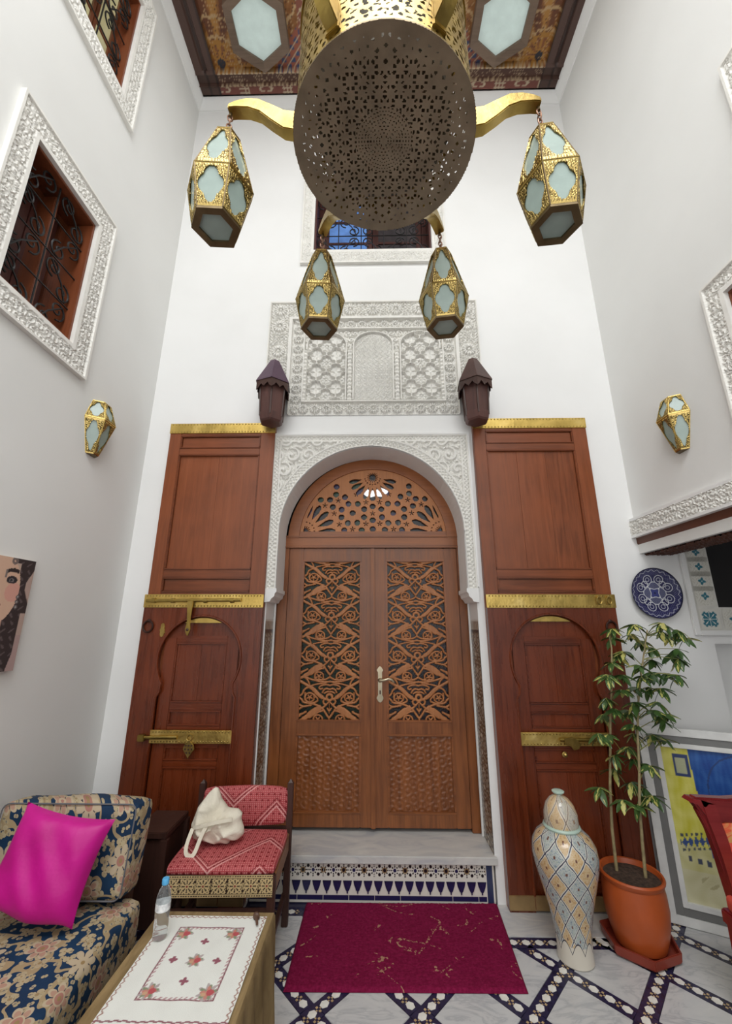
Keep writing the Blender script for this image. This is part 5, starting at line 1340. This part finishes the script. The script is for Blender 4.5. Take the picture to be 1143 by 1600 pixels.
# ---- tall painted vase
VS = empty('ceramic_vase', (.968, -.385, 0), 'tall lidded ceramic vase painted with a diamond lattice, beside the plant pot', 'vase')
def vase_mat(name, n_div, pitch):
    t = MT(name, .16, 0, .6); o = t.obj(); x, y, z = t.xyz(o)
    u = t.math('ARCTAN2', y, x)*(n_div/(2*PI)); wob = t.noise(o, 22, 2)*.22
    v = z*(1/pitch)
    a, b = u*.5+v*.5+wob, u*.5-v*.5+wob*.7
    fa, fb = t.math('FRACT', a), t.math('FRACT', b)
    lin = t.math('MINIMUM', t.math('MINIMUM', fa, 1.-fa), t.math('MINIMUM', fb, 1.-fb))
    par = t.math('FLOORED_MODULO', t.math('FLOOR', a), 2.)
    sp1 = t.noise(o, 120, 3)
    blue = t.ramp(sp1, [(.35, (.20, .26, .30)), (.5, (.50, .52, .50)), (.65, (.33, .38, .33))])
    ora = t.ramp(sp1, [(.35, (.50, .30, .12)), (.55, (.62, .48, .30)), (.7, (.56, .36, .15))])
    c = t.mix(par, blue, ora)
    c = t.mix(lin < .085, c, (.62, .60, .54)); c = t.mix(lin < .030, c, (.035, .035, .07))
    ctr_ = (t.math('ABSOLUTE', fa-.5)+t.math('ABSOLUTE', fb-.5)) < .10
    c = t.mix(ctr_, c, (.16, .07, .05))
    return t, c, z, o
t, c, z, o = vase_mat('vase_glaze', 20., .058)
c = t.mix(z < .085, c, (.66, .61, .52)); ang_ = t.math('ARCTAN2', t.xyz(o)[1], t.xyz(o)[0])
tz = t.math('ABSOLUTE', t.math('SINE', ang_*4.5))*.045+.06
c = t.mix((z < tz)*(z > tz-.006), c, (.03, .03, .05)); c = t.mix(z < tz-.006, c, (.66, .61, .52))
t.color(c)
prof = [(.0, 0), (.078, 0), (.083, .006), (.080, .05), (.083, .11), (.100, .20), (.128, .30), (.149, .38), (.156, .43), (.150, .475), (.128, .512), (.098, .536), (.076, .546)]
MB().lathe(prof, 48).build('vase_body', t.m, VS)
TURQ = plain('turquoise_rim', (.45, .58, .50), .2)
MB().lathe([(.072, .540), (.088, .543), (.091, .550), (.087, .557), (.072, .558)], 48, cap=False).build('collar', TURQ, VS)
t, c, z, o = vase_mat('lid_glaze', 12., .085); t.color(t.mix(.35, c, (.66, .50, .32)))
ld = MB().lathe([(.080, .554), (.084, .572), (.081, .610), (.068, .648), (.046, .674), (.028, .685), (.020, .688), (.018, .694)], 48).build('lid', t.m, VS)
MB().lathe([(.018, .692), (.030, .700), (.031, .706), (.024, .710), (.010, .711)], 32).build('lid_knob', TURQ, ld)

# ---- plant in a terracotta pot
PT = empty('potted_plant', (1.325, -.315, 0), 'tall umbrella plant with variegated leaves in an orange terracotta pot', 'plant')
TER = plain('terracotta_glaze', (.44, .085, .018), .38, 0, .10, 5, .05); TER2 = plain('dark_terracotta', (.24, .035, .018), .4, 0, .1, 6)
pl = [(.165*math.cos(a)*(1.12 if i % 2 == 0 else 1.0), .165*math.sin(a)) for i, a in enumerate([PI/2*0+2*PI*i/6+.35 for i in range(6)])]
m = MB(); n6 = 6
def ring6(s, z): return [(p[0]*s, p[1]*s, z) for p in pl]
m.add(ring6(.9, 0)+ring6(1.0, .012)+ring6(1.03, .052)+ring6(.97, .052)+ring6(.93, .02), [tuple(range(5, -1, -1)), tuple(range(24, 30))]+[(k*6+i, k*6+(i+1) % 6, k*6+6+(i+1) % 6, k*6+6+i) for k in range(4) for i in range(6)])
m.build('saucer', TER2, PT, bevel=.003)
MB().lathe([(.0, .022), (.100, .022), (.112, .03), (.128, .08), (.140, .13), (.146, .19), (.143, .25), (.137, .290), (.146, .303), (.149, .314), (.145, .322), (.136, .320), (.131, .305), (.128, .29)], 56, cap=False).build('pot', TER, PT)
MB().lathe([(.133, .298), (.09, .304), (.04, .302), (.005, .305)], 40).build('soil', plain('soil', (.060, .035, .022), .95, 0, .4, 60, .9), PT)
STM = plain('plant_stem', (.30, .24, .12), .6, 0, .2, 30); STG = plain('green_stem', (.22, .22, .07), .55, 0, .2, 30)
stems = [[(-.050, .045, .28), (-.046, .04, .50), (-.03, .03, .70), (-.012, .01, .88), (.01, 0, 1.05), (.045, 0, 1.22), (.075, .0, 1.42), (.07, .0, 1.50)],
         [(.062, -.015, .28), (.070, -.02, .45), (.085, -.02, .62), (.115, -.02, .80), (.14, -.01, .96), (.18, 0, 1.13), (.235, .0, 1.32), (.30, .0, 1.52)]]
for s in stems: MB().tube(s, [.0085-.0045*i/7 for i in range(8)], 8).build('stem', STM, PT)
def leaf_mesh(name, mat):
    m = MB(); n = 6; vs = []
    for i in range(n+1):
        t_ = i/n; w = .30*math.sin(PI*min(1, (t_**.85)*.98+.01))**.7*.62; dz = -.14*t_*t_
        vs += [(t_, -w, dz+.055*w), (t_, 0, dz-.03), (t_, w, dz+.055*w)]
    m.add(vs, [(i*3+k, i*3+3+k, i*3+4+k, i*3+1+k) for i in range(n) for k in range(2)])
    o = m.build(name, mat, None); return o
def leafmat(name, yel):
    t = MT(name, .32, 0, .5); o = t.obj(); x, y, z = t.xyz(o)
    gr = t.ramp(t.noise(o, 6, 3), [(.3, (.022, .058, .014)), (.7, (.075, .145, .036))])
    n = t.noise(t.scale(o, (1.5, 6, 1)), 1.4, 3); ay = t.math('ABSOLUTE', y)
    t.color(t.mix((n-ay*1.1) > (.62-yel), gr, (.50, .47, .14)))
    t.bs.inputs['Subsurface Weight'].default_value = 0; return t.m
LF = [leaf_mesh('leaf', leafmat('leaf_green', .03)), leaf_mesh('leaf', leafmat('leaf_variegated', .14)), leaf_mesh('leaf', leafmat('leaf_yellowish', .28))]
for o in LF: COL.objects.unlink(o)
F_ = 636.82
def unproject(px, py, Y):       # measured spot in the photograph to a place at depth Y
    d = f_+r2*((px-571.5)/F_)-u2*((py-800)/F_); k = (Y-CAMY)/d.y; return Vector((0, CAMY, 1.55))+d*k
spots = [(265,150),(262,215),(430,120),(620,110),(400,190),(480,240),(690,190),(740,160),(620,170),(800,220),(740,300),(560,290),(300,340),(350,320),(700,340),(750,375),(560,380),(260,400),(460,420),(230,490),(330,490),(660,480),(740,490),(550,470),(480,500),(620,590),(430,580),(530,580),(330,600),(220,660),(290,740),(380,750),(430,690),(600,690),(560,750),(650,780),(200,780),(160,920),(230,930),(430,860),(640,830),(420,920),(560,930),(650,960),(380,1020),(280,1080),(420,1110),(270,1180),(540,1160),(170,1320),(400,1280),(490,1320),(560,1380),(340,1410),(450,1440)]
REST = MB(); rd = random.Random(11); org = Vector(PT.location)
ALLS = [Vector(a).lerp(Vector(b), k/6) for s in stems for a, b in zip(s[:-1], s[1:]) for k in range(6)]
for (a, b) in spots:
    C0 = unproject(900+a/4.7037, 950+b/4.7037, -.32+rd.uniform(-.11, .11))-org
    base = min((q for q in ALLS if q.z > .4), key=lambda q: (q-(C0+Vector((0, 0, -.07)))).length)
    mid = (base+C0)/2+Vector((0, 0, .015))
    MB().tube([base, mid, C0], [.0028, .0022, .002], 5).build('petiole', STG, PT)
    n = 8; az0 = rd.uniform(0, 2*PI); out = (C0-base); out.z = 0
    yel = rd.random()
    for i in range(n):
        az = az0+2*PI*i/n*.97+rd.uniform(-.2, .2); L = rd.uniform(.062, .092)
        src = LF[0 if rd.random() < .46 else (1 if rd.random() < .62 else 2)]
        rot = (rd.uniform(-.5, .5), rd.uniform(.05, .95), az)
        if i < 5: inst(src, 'leaf', PT, C0, rot, (L, L, L))
        else:
            from mathutils import Euler
            R3 = Euler(rot).to_matrix(); REST.add([tuple(R3 @ (v.co*L)+C0) for v in LF[0].data.vertices], [tuple(p.vertices) for p in LF[0].data.polygons])
rs_ = REST.build('foliage', leafmat('leaf_rest', -.3), PT); rs_['kind'] = 'stuff'

# ---- framed painting leaning on the back wall
FP = empty('framed_painting', (1.60, -.10, 0), 'large framed painting of a blue door and yellow wall leaning behind the plant', 'painting')
FP.rotation_euler = (0, 0, math.radians(-26))
lean = math.atan2(.075, .95)
TF = lambda p: Matrix.Rotation(-lean, 3, 'X') @ p
FWd, FHt = .80, .955
FG = plain('frame_grey', (.17, .17, .165), .5); FWH = plain('frame_white', (.70, .70, .68), .5)
for nm, w0, w1, y0, mat in (('frame_outer', 0, .042, -.030, FWH), ('frame_middle', .042, .080, -.022, FG), ('frame_inner', .080, .105, -.026, FWH)):
    for m in (MB().box(w0, w1, y0, 0, w0, FHt-w0), MB().box(FWd-w1, FWd-w0, y0, 0, w0, FHt-w0), MB().box(w1, FWd-w1, y0, 0, w0, w1), MB().box(w1, FWd-w1, y0, 0, FHt-w1, FHt-w0)):
        m.xform(TF).build(nm, mat, FP, bevel=.002)
IW, IH = FWd-.21, FHt-.21
def paint_c(U, W):
    u, v = U/IW, W/IH
    n1 = np.sin(U*43+2*np.sin(W*31))*np.sin(W*29+1.5*np.sin(U*37)); n2 = np.sin(U*120)*np.sin(W*23+3*np.sin(U*60))
    C = np.zeros(U.shape+(3,)); C[:] = (.64, .60, .11); C += (n1*.07)[..., None]*np.array((1, 1, .9)); C += (n2*.025)[..., None]
    C[(v < .35)] = (np.array((.55, .52, .25))+(n1[..., None]*.06))[v < .35]; C[v < .2] = (np.array((.56, .53, .33))+(n1[..., None]*.05))[v < .2]
    bl = (u > .22+.06*(1-v)) & (v > .30); C[bl] = (np.array((.008, .075, .30))+(n1*.02+n2*.02)[..., None]*np.array((.4, 1, 1.8)))[bl]
    ar_ = bl & (np.abs(np.hypot((u-.62)*.9, np.maximum(0, v-.72))-.26) < .006) ; C[ar_] = (.01, .04, .16)
    for cx, cy in ((.42, .60), (.60, .60)):
        C[(np.hypot((u-cx)*1.2, (v-cy)*1.0) < .035) & (n2 > -.3)] = (.02, .03, .06)
    fr2 = (u > .085) & (u < .215) & (v > .80) & (v < .955); C[fr2] = (.02, .04, .14); C[(u > .11) & (u < .19) & (v > .825) & (v < .93)] = (.40, .42, .26)
    d1 = (v > .30+.18*u) & (v < .41+.18*u) & (u < .42) & (u > .03)
    C[d1 & (np.abs(np.mod(u/.045, 1)-.5)+np.abs((v-.355-.18*u)/.07) < .5)] = (.03, .07, .22); C[d1 & ((v-.30-.18*u < .018) | (.41+.18*u-v < .018)) & (np.mod(u/.04, 1) < .5)] = (.06, .07, .09)
    d2 = (np.abs(v-.275+.08*u) < .018) & (u < .5) & (u > .03); C[d2 & (np.mod(u/.07, 1) < .45)] = (.05, .06, .10)
    C[(np.hypot((u-.2)*1.1, (v-.14)*2) < .07) & (n1 > -.2)] = (.40, .36, .20)
    return np.clip(C, 0, 1)
def pmap(U, W, H):
    z = .105+W; x = .105+U; y = -.006-H
    return x, y*math.cos(lean)+z*math.sin(lean), -y*math.sin(lean)*0+z*math.cos(lean)
hf('canvas', IW, IH, .005, pmap, painted('oil_paint', .5, 0, .3, 120), FP, C=paint_c)
MB().box(.01, FWd-.01, 0, .012, .01, FHt-.01).xform(TF).build('back_board', DARKW, FP)

# ---- blue and white plate on the wall
PLT = empty('wall_plate', (1.912, -.004, 1.758), 'round blue and white ceramic plate hanging on the back wall above the plant', 'plate')
def plate_map(U, W, H):   # u angle, v radius 0..1
    r = W*.168; return r*np.cos(U), -(.010+.022*sm(W, .55, 1.)**1.2+.0)*1.0, r*np.sin(U)
def plate_c(U, W):
    x, z = W*np.cos(U), W*np.sin(U); C = np.zeros(U.shape+(3,)); BLd = (.022, .022, .085); WH = (.62, .63, .66)
    n1 = np.sin(U*60)*np.sin(W*75); C[:] = BLd; C[(n1 > .3) & (W > .72)] = (.10, .10, .22)
    C[np.abs(W-.90-.03*np.sin(U*24)) < .012] = (.42, .43, .50); C[(W > .965)] = (.02, .02, .05)
    # eight loops
    for k in range(8):
        a = PI/8+k*PI/4; cx, cz = .58*math.cos(a), .58*math.sin(a); r = np.hypot(x-cx, z-cz); C[np.abs(r-.17) < .012] = WH; C[np.abs(r-.075) < .014] = (.36, .37, .44)
    for k in range(4):
        a = PI/4+k*PI/2; cx, cz = .50*math.cos(a), .50*math.sin(a); C[np.abs(np.hypot(x-cx, z-cz)-.12) < .012] = WH
    th8 = np.cos(4*U); C[np.abs(W-.40-.05*th8) < .013] = WH; C[(W < .40+.05*th8-.02) & (n1 > .0)] = (.16, .17, .26)
    sq = np.maximum(np.abs(x), np.abs(z)); C[np.abs(sq-.17+.02*np.cos(4*U)) < .016] = WH; C[sq < .14] = (.04, .05, .20); C[W < .03] = (.01, .01, .03)
    C[(np.abs(np.abs(x)-np.abs(z)) < .018) & (W > .2) & (W < .40)] = WH
    return C
hf('plate_face', 2*PI, 1, .0125, plate_map, painted('plate_glaze', .10, 0, 0, 1, .7), PLT, C=plate_c, flip=True)
MB().lathe([(.06, 0), (.062, .004), (.12, .008), (.167, .030), (.169, .034), (.165, .035)], 64, cap=False).xform(lambda p: Vector((p.x, -p.z, p.y))).build('plate_rim', plain('plate_back', (.02, .02, .05), .2), PLT)

# ---- tiled frame with a black opening in the alcove
TFm = empty('tiled_niche', (2.65, 0, 1.48), 'white frame of blue flowered tiles around a black opening at the right edge', 'niche'); oT = (2.65, 0, 1.48)
WTL = plain('white_tile_glaze', (.70, .69, .64), .25, nz=.05)
for m in (MB().box(2.125, 2.160, -.026, -.001, 1.483, 2.6), MB().box(2.160, 3.2, -.026, -.001, 1.483, 1.515)): m.build('frame_edge', PLASTER, TFm, bevel=.004, off=oT)
MB().box(2.160, 2.318, -.012, -.001, 1.515, 2.6).build('tile_bed', WTL, TFm, off=oT); MB().box(2.318, 3.2, -.012, -.001, 1.515, 1.664).build('tile_bed', WTL, TFm, off=oT)
MB().box(2.318, 3.2, -.008, -.001, 1.664, 2.6).build('black_panel', plain('black_glass', (.004, .004, .005), .25), TFm, off=oT)
def tile_c(kind):
    def C_(U, W):
        C = np.zeros(U.shape+(3,)); C[:] = (.70, .69, .63); x, z = U-.066, W-.066; r = np.hypot(x, z); th = np.arctan2(z, x); T1 = (.035, .17, .23); 
        n1 = np.sin(U*150+2*np.sin(W*90))*np.sin(W*130+2*np.sin(U*110))
        if kind == 'flower':
            C[(np.abs(n1) < .10) & (r < .062)] = (.52, .50, .42); C[r < .020*(1+.35*np.cos(4*th+.6))] = T1; C[(r < .016) & (np.abs(np.cos(2*th+.3)) < .25)] = (.25, .45, .50); C[r < .004] = (.65, .66, .6)
        else:
            sq = np.maximum(np.abs(x), np.abs(z)); C[sq < .046+.004*np.cos(12*th)] = T1; st = (np.abs(np.sin(4*th)) < .42*np.clip(1.2-r/.06, .2, 1)) & (r < .045); C[st] = (.66, .70, .66); C[(sq < .046) & (sq > .040) & (np.cos(16*th) > .2)] = (.60, .64, .6)
        return C
    return C_
TM = painted('tile_paint', .2)
tf0 = hf('tile', .132, .132, .003, lambda U, W, H: (U, -.016+0*U, W), TM, TFm, C=tile_c('flower')); tf1 = hf('tile', .132, .132, .003, lambda U, W, H: (U, -.016+0*U, W), TM, TFm, C=tile_c('star'))
tf1.location = (2.176-2.65, 0, 1.521-1.48); tf0.location = (2.176-2.65, 0, 1.672-1.48)
for i in range(1, 6): inst(tf0, 'tile', TFm, (2.176-2.65, 0, 1.672+.1*i*1.0-1.48))
for i in range(5): inst(tf0 if i % 2 == 0 else tf1, 'tile', TFm, (2.33+.138*i-2.65, 0, 1.521-1.48))

# ---- red carved armchair at the right edge
RC = empty('red_armchair', (1.72, -.72, 0), 'glossy red carved chair with orange floral upholstery, cut by the right edge', 'chair')
REDW = wood('red_lacquer', (.13, .008, .010), (.22, .018, .018), 'x', .18, 1, .8)
t = MT('orange_floral', .7, 0, .3); o = t.obj(); n1 = t.noise(o, 11, 3, .5, 1.2); n2 = t.noise(o, 7, 2, .5, .6)
c = t.ramp(n1, [(.3, (.45, .20, .05)), (.45, (.55, .33, .12)), (.52, (.60, .07, .03)), (.62, (.50, .28, .09)), (.75, (.55, .16, .04))]); t.color(t.mix((n2 > .58), c, (.62, .08, .05))); ORF = t.m
prof = [(-.315, .79), (-.300, .802), (-.27, .800), (-.262, .775), (-.255, .73), (-.238, .66), (-.222, .58), (-.212, .50), (-.200, .42), (-.170, .34), (-.120, .28)]
for s in (-1, 1):
    inner = [(x+.062-.012*(i/10), z-.018) for i, (x, z) in enumerate(prof)]
    m = MB()
    for i in range(len(prof)-1):
        (a1, b1), (a2, b2), (c1_, d1), (c2_, d2) = prof[i], prof[i+1], inner[i], inner[i+1]
        m.hexa([(s*a1, -.034, b1), (s*c1_, -.034, d1), (s*c1_, .026, d1), (s*a1, .026, b1), (s*a2, -.034, b2), (s*c2_, -.034, d2), (s*c2_, .026, d2), (s*a2, .026, b2)])
    m.build('back_stile', REDW, RC, ang=50)
    MB().box(s*.20-.025, s*.20+.025, -.03, .02, 0, .36).build('rear_leg', REDW, RC, bevel=.006)
    MB().box(s*.22-.025, s*.22+.025, -.52, -.47, 0, .36).build('front_leg', REDW, RC, bevel=.006)
MB().prism([(-.305, .795), (-.29, .808), (-.15, .802), (0, .812), (.15, .802), (.29, .808), (.305, .795), (.25, .715), (.1, .70), (0, .695), (-.1, .70), (-.25, .715)], -.03, .02).build('top_rail', REDW, RC, bevel=.008)
m = rbox(.36, .05, .38, .018, .015, 8).xform(lambda p: Vector((p.x*(1+.16*(p.z/.19)), p.y, p.z))); at(m, .0, -.012, .52).build('upholstered_back', ORF, RC)
MB().prism([(-.285, .76), (-.245, .66), (-.215, .52), (-.18, .36), (.18, .36), (.215, .52), (.245, .66), (.285, .76)], -.018, .012).build('back_panel', REDW, RC, bevel=.004)
MB().box(-.24, .24, -.51, .02, .33, .385).build('seat_frame', REDW, RC, bevel=.008)
at(rbox(.46, .50, .08, .03, .012, 8), 0, -.245, .41).build('seat', ORF, RC)

# ---- portrait canvas on the left wall
def port_c(U, W):           # u: -1.2..-.822 along the wall, v: height
    C = np.zeros(U.shape+(3,)); C[:] = (.50, .37, .30); C[U > -.85] = (.46, .33, .28)
    C[W < 1.50] = (.42, .29, .27)
    fx = -1.005; x = U-fx; z = W-1.70
    n1 = np.sin(U*130+3*np.sin(W*60))*np.sin(W*90)
    hair = (np.abs(x) < .168-.02*np.sin(W*30)) & (np.abs(x) > .10) & (W > 1.60) | ((np.abs(x) > .055) & (np.abs(x) < .155-.25*np.maximum(0, 1.42-W)-.0*x) & (W < 1.625)) | ((W > 1.835) & (np.abs(x) < .12))
    C[hair] = (.035, .022, .022); C[hair & (n1 > .6)] = (.11, .08, .08)
    neck = (np.abs(x) < .06) & (W < 1.60); C[neck] = (.50, .30, .22)
    face = (x/.118)**2+(np.where(z > 0, z/.17, z/.155))**2 < 1; C[face] = (.66, .43, .31)
    C[face & (np.hypot(np.abs(x)-.085, z+.005) < .045)] = (.66, .34, .27)
    ax = np.abs(x)
    C[((ax-.066)/.030)**2+((z-.052)/.018)**2 < 1] = (.02, .015, .02); C[((ax-.064)/.014)**2+((z-.050)/.009)**2 < 1] = (.20, .17, .17); C[np.hypot(ax-.062, z-.050) < .006] = (.02, .02, .02)
    C[(np.abs(z-.098+(ax-.06)**2*7-.10*(ax-.06)) < .009) & (ax > .025) & (ax < .098)] = (.025, .015, .015)
    C[(ax < .016) & (np.abs(z+.03) < .006)] = (.42, .22, .17)
    C[(x/.034)**2+((z+.068)/.017)**2 < 1] = (.20, .02, .03)
    C[(np.abs(x-.028) < .005) & (z > .06) & (z < .10)] = (.20, .16, .15)
    C[np.abs(np.hypot(ax-.062, z-.142)-.012) < .006] = (.17, .13, .12)
    er = np.hypot(ax-.118, np.mod(z+.06, .024)-.012); C[(er < .010) & (z < -.01) & (z > -.085)] = (.13, .11, .11); C[(er < .005) & (z < -.01) & (z > -.085)] = (.40, .37, .35)
    return C
PC = empty('portrait_canvas', (XL, -1.01, 1.34), 'unframed canvas portrait of a dark-haired woman with earrings on the left wall', 'painting')
hf('portrait', .378, .52, .0035, onleft(XL+.026), painted('canvas_paint', .7, 0, .3, 300), PC, C=port_c, u0=-1.2, v0=1.336, off=(XL, -1.01, 1.34))
MB().box(XL+.001, XL+.0255, -1.2, -.822, 1.336, 1.856).build('stretcher', plain('canvas_edge', (.60, .50, .42), .8), PC, off=(XL, -1.01, 1.34))
